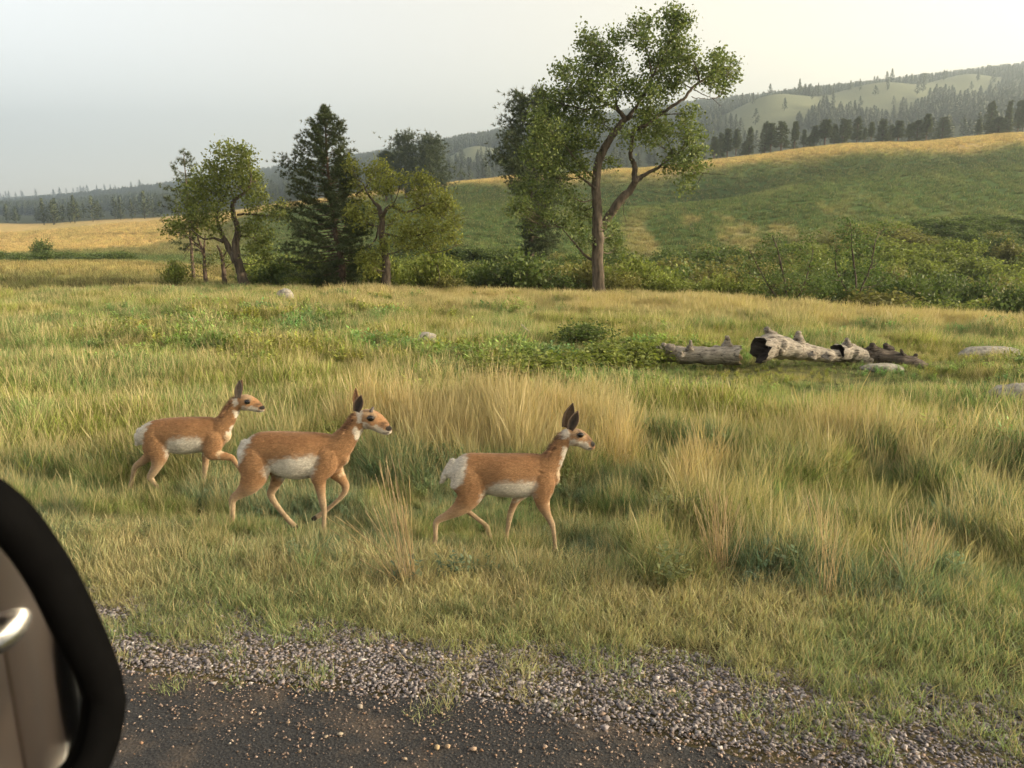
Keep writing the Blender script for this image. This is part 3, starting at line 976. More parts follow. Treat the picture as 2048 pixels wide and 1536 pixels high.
t1_blobs = [(980, 80, 62), (1030, 85, 48), (1000, 170, 72), (960, 250, 90), (1045, 240, 62), (870, 120, 42), (815, 150, 52), (800, 95, 32), (835, 210, 46), (900, 330, 82), (1000, 340, 80), (1100, 340, 70), (1180, 330, 66), (1240, 360, 50), (1285, 370, 26), (1200, 265, 24), (1275, 300, 20), (1235, 440, 28), (1185, 405, 44), (950, 440, 84), (850, 450, 80), (870, 530, 62), (820, 565, 50), (780, 420, 50),
 (540, 180, 40), (575, 220, 60), (690, 175, 42), (725, 195, 30), (640, 270, 72), (560, 290, 52), (455, 340, 48), (415, 335, 24), (515, 380, 70), (600, 370, 74), (690, 340, 62), (640, 450, 70), (560, 460, 72), (470, 430, 62), (325, 465, 32), (390, 490, 42), (440, 520, 72), (360, 540, 60), (300, 560, 46), (520, 560, 80), (600, 590, 50), (720, 430, 50),
 (480, 650, 88), (380, 650, 84), (310, 680, 70), (540, 700, 66), (440, 770, 92), (340, 800, 84), (270, 780, 60), (520, 830, 56), (400, 880, 70), (260, 930, 64), (230, 1000, 56), (330, 1000, 50), (280, 1080, 64), (200, 1040, 32), (370, 1060, 40), (490, 1000, 48), (530, 1060, 54), (520, 1140, 54), (455, 1085, 40), (555, 1180, 30), (460, 960, 40),
 (830, 640, 50), (900, 620, 60), (760, 680, 48), (870, 700, 50), (940, 650, 50), (1040, 620, 52), (1060, 560, 42), (1080, 680, 60), (1000, 760, 50), (950, 815, 40), (1040, 800, 60), (1090, 760, 50), (1060, 880, 26), (1040, 935, 20), (1120, 820, 26), (700, 1160, 40), (705, 1220, 42), (668, 1115, 26), (665, 790, 34), (705, 620, 40)]
leaf_tree('cottonwood_tree', 'tall forked cottonwood with sparse crown at the ravine edge', 'tree', z4, 31.0, t1_stems, t1_blobs, CW, .105, 1.75, 1.3, per=25, clsize=.17)

t2_stems = [
 [(615, 1092, 58), (592, 1020, 54), (568, 930, 50), (560, 850, 42), (572, 760, 33), (548, 680, 28), (540, 610, 24), (570, 570, 20), (605, 545, 14), (650, 480, 8), (640, 380, 4)],
 [(556, 950, 40), (520, 880, 36), (482, 800, 28), (455, 720, 16), (455, 650, 12), (472, 615, 8), (500, 520, 5)],
 [(490, 830, 18), (430, 808, 14), (370, 812, 9), (300, 760, 5)],
 [(575, 672, 14), (640, 668, 12), (720, 675, 9), (800, 690, 6)],
 [(560, 600, 12), (520, 500, 9), (510, 400, 6), (560, 290, 3)],
 [(570, 800, 14), (640, 800, 9), (710, 850, 5)],
]
t2_blobs = [(590, 290, 55), (530, 280, 44), (475, 310, 52), (560, 350, 72), (640, 350, 52), (500, 400, 72), (425, 400, 52), (600, 430, 82), (680, 470, 50), (640, 520, 70), (690, 560, 44), (540, 490, 72), (440, 480, 80), (370, 450, 60), (330, 480, 46), (300, 560, 70), (380, 560, 72), (460, 570, 70), (270, 640, 60), (350, 660, 72), (240, 730, 56), (180, 740, 46), (320, 740, 60), (400, 690, 52), (430, 750, 42), (660, 620, 42), (700, 720, 54), (740, 780, 50), (690, 800, 60), (640, 760, 50), (720, 860, 54), (740, 920, 36), (650, 880, 36), (780, 640, 36), (830, 620, 36), (820, 680, 26), (480, 660, 50)]
leaf_tree('cottonwood_tree', 'cottonwood with leaning curved trunk beside a dark pine', 'tree', z5, 36.0, t2_stems, t2_blobs, ((.13, .16, .04), (.23, .25, .07)), .11, 1.25, 1.2, per=26, clsize=.19)

t4_stems = [
 [(1437, 1138, 62), (1440, 1050, 56), (1440, 960, 46), (1418, 800, 38), (1415, 700, 34), (1400, 630, 26), (1372, 600, 16), (1330, 540, 10), (1300, 480, 5)],
 [(1425, 680, 24), (1450, 645, 22), (1490, 622, 19), (1550, 658, 14), (1620, 640, 9), (1720, 600, 5)],
 [(1400, 740, 14), (1385, 800, 10), (1350, 850, 7), (1310, 900, 4)],
 [(1260, 556, 6), (1300, 525, 8), (1335, 490, 9), (1350, 450, 5)],
 [(1420, 780, 16), (1520, 800, 12), (1640, 790, 8), (1760, 760, 4)],
 [(1700, 900, 4), (1790, 880, 5), (1850, 850, 4), (1890, 846, 2)],
 [(1830, 720, 4), (1900, 690, 3), (1960, 700, 1.5)], [(1850, 740, 3), (1900, 730, 2), (1940, 720, 1)], [(1850, 690, 3), (1890, 660, 2), (1930, 680, 1)],
 [(1740, 960, 4), (1755, 1040, 4), (1720, 1100, 2)],
]
t4_blobs = [(1390, 400, 50), (1340, 440, 60), (1440, 430, 50), (1400, 500, 70), (1460, 500, 42), (1260, 480, 48), (1240, 420, 32), (1290, 560, 50), (1240, 660, 52), (1300, 680, 60), (1350, 640, 50), (1620, 480, 52), (1660, 470, 42), (1700, 530, 70), (1620, 560, 60), (1770, 570, 60), (1820, 620, 50), (1650, 640, 80), (1740, 660, 80), (1840, 680, 32), (1600, 720, 80), (1700, 750, 80), (1800, 740, 60), (1550, 780, 62), (1480, 720, 52), (1500, 640, 34), (1640, 830, 70), (1740, 830, 60), (1560, 850, 52), (1480, 820, 50), (1420, 880, 42), (1350, 930, 50), (1330, 980, 42), (1290, 920, 42), (1390, 990, 26), (1830, 800, 42), (1235, 375, 26), (1530, 455, 32)]
leaf_tree('cottonwood_tree', 'short round crowned cottonwood with thick dark trunk and bare branch tips', 'tree', z5, 33.0, t4_stems, t4_blobs, ((.16, .18, .04), (.28, .285, .07)), .105, 1.25, 1.2, per=26, clsize=.18)

# saplings and dead little trees
leaf_tree('poplar_sapling', 'bushy young poplar standing in the ravine thicket', 'tree', lambda x, y: (x, y), 29.5,
          [[(1575, 625, 5), (1570, 570, 4), (1560, 520, 3), (1545, 470, 1.5)], [(1580, 625, 4), (1610, 560, 3), (1620, 500, 2)], [(1570, 620, 4), (1530, 560, 3), (1500, 500, 2)]],
          [(1545, 480, 18), (1520, 510, 24), (1560, 520, 26), (1600, 500, 22), (1625, 530, 26), (1500, 545, 22), (1545, 565, 30), (1590, 570, 30), (1635, 575, 26), (1575, 600, 24), (1520, 595, 22), (1620, 470, 14)],
          ((.075, .12, .035), (.13, .17, .05)), .08, 2.0, .8, per=16, clsize=.17)
leaf_tree('poplar_sapling', 'upright young poplar taller than the shrubs around it', 'tree', lambda x, y: (x, y), 30.5,
          [[(1715, 630, 5), (1712, 570, 4), (1705, 500, 3), (1700, 440, 1.5)], [(1712, 600, 4), (1740, 540, 3), (1750, 480, 2)], [(1714, 610, 4), (1680, 550, 3), (1670, 500, 2)]],
          [(1697, 440, 14), (1690, 465, 20), (1715, 470, 18), (1680, 500, 22), (1715, 505, 26), (1745, 490, 20), (1755, 525, 22), (1690, 540, 26), (1725, 545, 28), (1765, 560, 22), (1690, 580, 24), (1735, 590, 28), (1660, 560, 18), (1770, 455, 14)],
          ((.07, .12, .035), (.12, .165, .05)), .08, 2.0, .8, per=16, clsize=.17)
for lab, stems, blobs in [
    ('half bare little tree with forked grey twigs left of the leaning cottonwood'.replace('left of', 'beside'),
     [[(385, 1075, 24), (378, 980, 20), (372, 900, 17), (350, 835, 12), (330, 790, 6)], [(372, 900, 12), (385, 840, 9), (380, 780, 5)], [(360, 880, 9), (290, 840, 7), (240, 900, 3)], [(340, 850, 8), (280, 800, 5), (230, 830, 2)], [(365, 890, 7), (300, 870, 4), (260, 940, 2)], [(370, 900, 7), (330, 750, 4), (300, 700, 2)]],
     [(330, 950, 40), (400, 950, 36), (280, 1020, 30), (420, 900, 30)]),
    ('small crooked dead snag with reddish trunk under the leaning cottonwood',
     [[(495, 1075, 26), (488, 980, 23), (480, 920, 20), (468, 880, 14), (450, 850, 7)], [(482, 930, 10), (500, 890, 8), (520, 880, 3)], [(490, 990, 8), (520, 965, 6), (540, 955, 2)]],
     [(470, 900, 26), (520, 930, 20)])]:
    leaf_tree('small_tree', lab, 'tree', z5, 37.5, stems, blobs, ((.12, .13, .035), (.2, .2, .06)), .09, 1.3, .4, per=14, clsize=.22, barkmat=M_pinebark)

def needle_tufts(C, D, L, n, w):
    """n needles radiating forward from each tuft centre"""
    m = len(C)
    v = rng.normal(size=(m, n, 3)) * .75 + D[:, None] * .9 + np.array([0, 0, .25])
    v /= np.linalg.norm(v, axis=2)[..., None]
    ln = L * rng.uniform(.6, 1.15, (m, n, 1))
    s = np.cross(v, rng.normal(size=(m, n, 3))); s /= np.linalg.norm(s, axis=2)[..., None] + 1e-9
    b = C[:, None] + 0 * v
    V = np.stack([b - s * w, b + s * w, b + v * ln + s * w * .3], 2).reshape(-1, 3)
    return V, np.arange(m * n * 3).reshape(-1, 3)

def pine_mesh(Ht, prof, nbr, tuftL, ntuft, needles, w, trunk_r, spread=.16, lean=None, bare=.12, gap=.15, col=((.045, .062, .026), (.095, .115, .05)), trunk_pts=None):
    """prof: function t(0 base..1 top) -> (left, right) crown half widths in metres"""
    tr, cr = MB(), []
    tp = np.array([[0, 0, -.2], [0, 0, Ht * .5], [0, 0, Ht]]) if trunk_pts is None else np.asarray(trunk_pts, float)
    S = spline(np.column_stack([tp, np.linspace(trunk_r, .015, len(tp))]), 5)
    tr.tube(S[:, :3], np.maximum(S[:, 3], .01), 7, True, .06)
    TC, TD, TT = [], [], []
    for k in range(nbr):
        t = bare + (1 - bare) * (k + rng.random()) / nbr
        z = t * Ht
        o = np.array([np.interp(z, S[:, 2], S[:, 0]), np.interp(z, S[:, 2], S[:, 1]), z])
        a = k * 2.399 + rng.uniform(-.4, .4)
        l, r = prof(t)
        lx = r if math.cos(a) > 0 else l
        ln = math.hypot(lx * math.cos(a), .5 * (l + r) * math.sin(a)) * rng.uniform(.72, 1.08)
        if ln < .05: ln = .05
        up = np.interp(t, [0, .4, .8, 1], [-.18, .05, .5, 1.0])
        d = np.array([math.cos(a), math.sin(a), 0])
        q = np.array([o, o + d * ln * .5 + [0, 0, ln * .5 * up - .04 * ln], o + d * ln + [0, 0, ln * up + .06 * ln]])
        q = spline(q, 4)
        tr.tube(q, np.linspace(max(.008, trunk_r * .22 * (1 - t * .7)), .005, len(q)), 4, False)
        nt = max(2, int(ntuft * (ln + .25)))
        for j in range(nt):
            f = rng.uniform(.30, 1.0) ** .8
            p = np.array([np.interp(f, np.linspace(0, 1, len(q)), q[:, i]) for i in range(3)])
            sp = spread * (.5 + .5 * ln * f)
            off = rng.normal(0, 1, 3) * np.array([sp, sp, sp * .42])
            TC.append(p + off); dd = d + off * 1.2 + [0, 0, .3]; TD.append(dd / (np.linalg.norm(dd) + 1e-6))
            TT.append(rng.uniform(.7, 1.3))
    TC, TD, TT = np.array(TC), np.array(TD), np.array(TT)
    V, f = needle_tufts(TC, TD, tuftL, needles, w)
    tt = np.repeat(TT, needles)
    h = rng.random(len(tt))[:, None]
    c = (np.array(col[0]) * (1 - h) + np.array(col[1]) * h) * tt[:, None]
    return tr.mesh('trunk', smooth_sh=True), mesh_np('crown', V, [f], {'col': np.repeat(c, 3, 0)})

def pine(name, label, px, pbase, ptop, Y, tabl, nbr, ntuft, needles, L, w, group=None, trunk_px=None, col=None, tr=.17, bare=.12):
    """tabl: rows (py, xl, xr) of the crown outline in photo px"""
    b = at(px, pbase, Y); g = gz(b[0], b[1])
    Ht = float(zy(ptop, Y)) - g
    mpp = Y / F
    def xc(p):                 # picture column of the trunk at row p
        if trunk_px:
            q = sorted((y, x) for x, y in trunk_px)
            return float(np.interp(p, [k[0] for k in q], [k[1] for k in q]))
        cy = (768 - p) / F
        return 1024 + F * b[0] * (CP + cy * SP) / Y
    rows = sorted((float(zy(p, Y)) - g, max(.03, (xc(p) - xl) * mpp), max(.03, (xr - xc(p)) * mpp)) for p, xl, xr in tabl)
    hz = np.array([r[0] for r in rows]) / Ht
    prof = lambda t: (float(np.interp(t, hz, [r[1] for r in rows])), float(np.interp(t, hz, [r[2] for r in rows])))
    tp = None
    if trunk_px:
        tp = np.array([at(x, y, Y) for x, y in trunk_px]) - np.array([b[0], b[1], g]); tp[0, 2] = -.2
    kw = {'col': col} if col else {}
    tm, cm = pine_mesh(Ht, prof, nbr, L, ntuft, needles, w, tr, spread=L * .75, trunk_pts=tp, bare=bare, **kw)
    root = empty(name, (b[0], b[1], g), label, 'tree', group)
    link('trunk', tm, M_pinebark, root); link('crown', cm, M_needle, root)
    return root

q5 = lambda rows: [(200 + y / 2.9257, 280 + a / 2.9257, 280 + b / 2.9257) for y, a, b in rows]
pine('pine_tree', 'large dark pine with cone shaped crown between two cottonwoods', 685, 582, 213, 34.0,
     q5([(45, 1080, 1092), (100, 1058, 1110), (160, 1018, 1150), (220, 972, 1195), (300, 935, 1228), (380, 852, 1240), (430, 842, 1250), (490, 815, 1260), (600, 842, 1240), (700, 815, 1330), (800, 822, 1370), (900, 826, 1340), (1000, 870, 1300), (1080, 1010, 1250)]),
     170, 34, 14, .16, .010, trunk_px=[(685, 582), (684, 524), (674, 483), (669, 449), (663, 405), (659, 364), (654, 319), (651, 251), (650, 214)], bare=.06)
pine('pine_tree', 'thin ragged dark pine behind the leaning cottonwood', 388, 560, 308, 41.0,
     q5([(310, 262, 285), (360, 235, 320), (420, 200, 330), (480, 165, 330), (540, 130, 320), (600, 140, 330), (700, 110, 330), (760, 110, 330), (850, 200, 320)]),
     42, 16, 13, .20, .012, tr=.10, bare=.25)
q4 = lambda rows: [(y / 2.4767, 950 + a / 2.4767, 950 + b / 2.4767) for y, a, b in rows]
pine('pine_tree', 'broad dark pine half hidden behind the tall forked cottonwood', 1062, 470, 205, 58.0,
     q4([(510, 240, 300), (560, 170, 380), (640, 140, 420), (700, 150, 450), (760, 130, 460), (820, 100, 470), (880, 95, 480), (930, 150, 470), (1000, 330, 440), (1080, 300, 420)]),
     130, 20, 14, .34, .02, tr=.26, bare=.1)
for lab, px, pb, pt, rows in [
    ('round topped dark pine on the low rise, taller of a pair', 812, 400, 278, [(235, 1500, 1590), (270, 1475, 1612), (330, 1465, 1618), (380, 1450, 1620), (430, 1480, 1610), (470, 1510, 1580)]),
    ('broad dark pine on the low rise with drooping side boughs', 862, 402, 280, [(240, 1660, 1735), (290, 1640, 1768), (350, 1625, 1775), (410, 1610, 1790), (460, 1615, 1825), (500, 1650, 1820)]),
    ('small dark pine at the edge of the low rise pair', 773, 402, 308, [(320, 1425, 1450), (350, 1405, 1475), (400, 1400, 1480), (470, 1400, 1480)])]:
    pine('pine_tree', lab, px, pb, pt, 190.0, q5(rows), 80, 6.0, 12, .9, .06, tr=.3, bare=.15)

# pines along the golden ridge, each a tree of its own made from a few shapes
RP = []
for k in range(6):
    wd = [.20, .26, .17, .24, .30, .20][k]
    prof = (lambda wd: lambda t: (wd * 1.15 * (1.02 - t) ** .75 * (.55 + .9 * vnoise(np.array([t * 9.]), np.array([wd * 90.]), 5)[0]),) * 2)(wd)
    tm, cm = pine_mesh(1.0, prof, 52, .065, 34, 9, .0070, .022, spread=.045, bare=[.12, .05, .3, .2, .03, .38][k], col=((.06, .08, .036), (.12, .14, .065)))
    tm.materials.append(M_pinebark); cm.materials.append(M_needle)
    RP.append((tm, cm))
ridge = [(475, 445, 605, 35), (505, 450, 600, 30), (560, 440, 590, 45), (630, 440, 592, 25), (628, 540, 595, 25), (680, 480, 572, 15), (712, 510, 585, 35), (790, 430, 575, 45), (885, 425, 566, 34), (905, 430, 566, 30), (960, 415, 560, 35), (1035, 440, 556, 20), (1095, 425, 550, 35), (1180, 435, 538, 32), (1280, 430, 530, 58), (1330, 400, 520, 30), (1415, 415, 506, 45), (1605, 425, 500, 18), (1665, 335, 492, 35), (1710, 415, 496, 66), (1760, 330, 480, 25), (1815, 330, 472, 25), (1840, 320, 470, 25), (1000, 470, 558, 18), (240, 500, 632, 30), (275, 480, 624, 30), (370, 540, 612, 25), (322, 480, 606, 25), (392, 470, 606, 25), (205, 520, 636, 26), (840, 450, 568, 26), (1240, 450, 536, 26), (1140, 455, 545, 20), (735, 460, 575, 26)]
for i, (x, top, bot, hw) in enumerate(ridge):
    px, pt = z7(x, top); _, pb = z7(x, bot)
    Y = 268.0 + 40 * rng.random() - 12 * (hw > 40)
    b = at(px, pb, Y); g = gz(b[0], b[1])
    h = max(3.5, float(zy(pt, Y)) - g)
    wm = hw / 2.648 * Y / F
    bush = hw / (bot - top) > .4
    k = [4, 1][i % 2] if bush else [0, 2, 3, 5][i % 4]
    sx = wm / [.20, .26, .17, .24, .30, .20][k] * 1.05
    lab, grp = (('squat rounded pine standing on the golden ridge', 'squat pines on the golden ridge') if bush else
                ('slender upright pine standing along the golden ridge crest', 'slender pines along the golden ridge'))
    root = empty('pine_tree', (b[0], b[1], g), lab, 'tree', grp, rng.random() * 6.28)
    for nm, me in zip(('trunk', 'crown'), RP[k]):
        o = link(nm, me, None, root)
        o.scale = (sx, sx, h)

# far woods that read as one mass
def low_pine(k):
    mb = MB()
    wd = .20 + .10 * rng.random()
    mb.tube(np.array([[0, 0, -.05], [0, 0, .95]]), [.02, .006], 4, False, 0, (.05, .04, .03, 1))
    for j in range(62):
        t = .12 + .88 * (j + rng.random()) / 62
        a = j * 2.399 + rng.random()
        r = wd * min(1, (1.05 - t) * 1.7) * rng.uniform(.6, 1.2)
        p = np.array([math.cos(a) * r * .25, math.sin(a) * r * .25, t])
        q = np.array([math.cos(a) * r, math.sin(a) * r, t + .02])
        s = np.array([-math.sin(a), math.cos(a), 0]) * .05 * rng.uniform(.6, 1.3)
        b = rng.uniform(.7, 1.3)
        mb.add(np.array([p + [0, 0, .06], q + s, q + [0, 0, .02] - s, p - [0, 0, .05]]), [[0, 1, 2], [1, 3, 2]], None, (.055 * b, .07 * b, .036 * b, 1))
    me = mb.mesh('far_pine_%02d' % k)
    me.materials.append(M_needle)
    return bpy.data.objects.new('far_pine_%02d' % k, me)
FC = proto_collection('far_pines', [low_pine(k) for k in range(6)])

def woods(name, label, X, Y, keep, hts):
    X, Y = X[keep], Y[keep]
    n = len(X)
    P = np.stack([X, Y, ground_z(X, Y)], -1)
    h = hts[0] + (hts[1] - hts[0]) * rng.random(n)
    s = np.stack([h * rng.uniform(.8, 1.3, n), h * rng.uniform(.8, 1.3, n), h], -1)
    o = scatter(name, P, np.stack([0 * h, 0 * h, rng.random(n) * 6.28], -1), s, rng.integers(0, 6, n), np.ones((n, 3)), FC)
    tag(o, label, None, None, 'stuff')

def woods_mask(X, Y, dens):
    a = np.arctan2(X, Y); u = 1024 + F * np.tan(a) / 1.018
    _, kn = ground_colors(X, Y)
    n = fbm(X / 60, Y / 60, 121)
    return ((kn < .35) | (rng.random(len(X)) < .05)) & (n + dens > .62 + .12 * (rng.random(len(X)) - .5)), u, n
X, Y = scat_sector(15000, 430, 720, 42, 1.0)
k, u, n = woods_mask(X, Y, .18)
k &= ~((u < 420) & (Y > 520) & (rng.random(len(X)) < .75))
woods('woods', 'hazy pine woods below the grassy knolls', X, Y, k & (rng.random(len(X)) < .06), (8, 14))
X, Y = scat_sector(46000, 720, 2100, 42, .8)
k, u, n = woods_mask(X, Y, .30)
woods('woods', 'dark pine woods covering the far hills', X, Y, k & ((u > 300) | (Y > 900)) & (rng.random(len(X)) < .75), (8, 17))
X, Y = scat_sector(260, 2400, 3300, 42, 1.0)
u = 1024 + F * (X / Y) / 1.018
woods('woods', 'scattered trees on the pale distant hill', X, Y, (u < 330), (14, 24))

# ------------------------------------------------------------------ shrubs in the ravine
def shrub_mesh(seed, nst, leaf, cols, r=1.0, hgt=1.0, nl=1500):
    st = MB(); C = []; T = []
    tips = []
    for k in range(nst):
        a = k * 2.399 + rng.random(); ln = rng.uniform(.1, 1.0) * r
        hh = hgt * rng.uniform(.65, 1.05) * (1 - .35 * (ln / r) ** 2)
        tip = np.array([math.cos(a) * ln, math.sin(a) * ln, hh])
        q = spline(np.array([[tip[0] * .12, tip[1] * .12, -.12], [tip[0] * .5, tip[1] * .5, hh * .55], tip]), 3)
        st.tube(q, np.linspace(.016, .004, len(q)), 4, False)
        m = nl // nst
        f = rng.uniform(.15, 1.0, m) ** .6
        p = np.stack([np.interp(f, np.linspace(0, 1, len(q)), q[:, i]) for i in range(3)], -1)
        C.append(p + rng.normal(0, .13, (m, 3)) * r)
        T.append(np.full(m, rng.uniform(.75, 1.2)))
    C = np.vstack(C); T = np.concatenate(T)
    C[:, 2] = np.maximum(C[:, 2], .02)
    V, f = leaf_quads(C, leaf, -.15)
    h = rng.random(len(C))[:, None]
    c = (np.array(cols[0]) * (1 - h) + np.array(cols[1]) * h) * (T * rng.uniform(.75, 1.25, len(C)))[:, None]
    me = mesh_np('foliage', V, [f], {'col': np.repeat(c, 4, 0)}); me.materials.append(M_leaf)
    ms = st.mesh('stem', smooth_sh=True); ms.materials.append(M_bark)
    return me, ms
SH = {}
for nm, cols in (('dark', ((.07, .105, .03), (.13, .165, .05))), ('olive', ((.15, .15, .045), (.23, .215, .075))), ('bright', ((.14, .175, .04), (.23, .255, .06)))):
    SH[nm] = [shrub_mesh(k, 26, .085, cols, nl=2600) for k in range(3)]
SLAB = {'dark': ('dark green leafy shrub in the ravine thicket', 'dark shrubs filling the ravine'),
        'olive': ('olive brown wispy shrub in the ravine thicket', 'olive shrubs filling the ravine'),
        'bright': ('bright yellow green shrub in the ravine thicket', 'bright shrubs filling the ravine')}
def add_shrub(x, y, r, h, kind, label=None, cat='shrub', group=None, zoff=0):
    fm, sm = SH[kind][rng.integers(0, 3)]
    lab, grp = SLAB[kind]
    if label: lab, grp = label, group
    root = empty('shrub', (x, y, gz(x, y) + zoff), lab, cat, grp, rng.random() * 6.28)
    for nm, me in (('foliage', fm), ('stem', sm)):
        o = link(nm, me, None, root); o.scale = (r, r, h)
cnt = 0
tries = 0
placed = []
while cnt < 290 and tries < 9000:
    tries += 1
    uu = rng.uniform(520, 2230)
    edge = np.interp(uu, [520, 900, 1300, 1600, 2048, 2230], [36, 36, 34, 30, 24.5, 23.5])
    far = np.interp(uu, [520, 700, 900, 1250, 1500, 1700, 2230], [55, 70, 76, 62, 62, 78, 84])
    Yd = edge + (far - edge) * rng.random() ** 1.1
    x = (uu - 1024) / F * Yd * 1.018
    r = rng.uniform(1.1, 2.2) * np.interp(Yd, [24, 70], [.85, 1.4])
    if any((x - a) ** 2 + (Yd - b) ** 2 < (.47 * (r + c)) ** 2 for a, b, c in placed): continue
    placed.append((x, Yd, r))
    z_ = fbm(np.array([x * .12]), np.array([Yd * .12]), 131)[0]
    kind = 'dark' if z_ < .47 else ('olive' if z_ < .56 else 'bright')
    if uu < 1000 and kind == 'olive' and rng.random() < .6: kind = 'dark'
    h = rng.uniform(.8, 1.9) * np.interp(Yd, [24, 36, 55, 80], [.95, 1.2, 1.05, .75])
    add_shrub(x, Yd, r, h, kind)
    cnt += 1
P = at(85, 512, 92.0); add_shrub(P[0], 92.0, 1.5, 2.3, 'dark', 'lone rounded dark bush at the foot of the golden meadow')
for k in range(26):
    uu = rng.uniform(-60, 345); Yd = rng.uniform(78, 90); x = (uu - 1024) / F * Yd * 1.018
    add_shrub(x, Yd, rng.uniform(1.2, 2.2), rng.uniform(.7, 1.2), 'dark', 'low dark shrub in the hollow before the golden meadow', 'shrub', 'low shrubs in the meadow hollow')
for px, py, r, h, kind, lab in [(368, 556, .8, 1.1, 'bright', 'bright green bush below the half bare little tree'), (612, 585, .75, 1.0, 'bright', 'bright green bush at the foot of the large pine'),
                                (900, 588, 1.0, 1.0, 'olive', 'rounded olive bush past the short thick trunked cottonwood')]:
    P = ground_hit(px, py, 20, 60); Yd = min(P[1], 35.0); add_shrub((px - 1024) / F * Yd * 1.018, Yd, r, h, kind, lab)
for px, py, r, h, kind, lab in [(1000, 772, .75, .50, 'bright', 'low leafy green shrub in the meadow beside the dark brush'), (1110, 765, 1.0, .5, 'bright', 'low spreading green shrub in the meadow'),
                                (1215, 745, 1.0, .5, 'bright', 'low spreading shrub next to the bleached logs'), (1170, 700, .8, .55, 'dark', 'small dark shrub behind the dead branch'), (960, 745, .7, .4, 'olive', 'brownish low shrub with dead twigs'),
                                (1290, 735, .6, .5, 'bright', 'leafy shrub against the shorter log end'), (900, 772, .6, .36, 'dark', 'dark low brush in front of the pale rock')]:
    P = ground_hit(px, py); add_shrub(P[0], P[1], r, h, kind, lab)

# ------------------------------------------------------------------ logs, rocks, branch
def wood_mat():
    m, t, out = new_mat('weathered_wood')
    p = nd(t, 'ShaderNodeBsdfPrincipled'); p.inputs['Roughness'].default_value = .88; p.inputs['Specular IOR Level'].default_value = .2
    a = nd(t, 'ShaderNodeAttribute', attribute_name='col')
    tc = nd(t, 'ShaderNodeTexCoord')
    f = noise(t, tc.outputs['Object'], 7, 8, .7, (.35, 3.5, 3.5))
    f2 = noise(t, tc.outputs['Object'], 5, 5, .6)
    c = mixc(t, 1.0, a.outputs['Color'], ramp(t, f, [(.36, (.12, .10, .09)), (.45, (.75, .73, .71)), (.58, (1.1, 1.08, 1.05)), (.75, (1.25, 1.22, 1.2))]), 'MULTIPLY')
    c = mixc(t, 1.0, c, ramp(t, f2, [(.3, (.7, .68, .66)), (.65, (1.1, 1.08, 1.05))]), 'MULTIPLY')
    t.links.new(c, p.inputs['Base Color'])
    t.links.new(bumpn(t, f, 1.0, .06), p.inputs['Normal'])
    t.links.new(p.outputs[0], out.inputs[0])
    return m
M_wood = wood_mat()
def z6(x, y): return 1280 + x / 2.667, 620 + y / 2.667

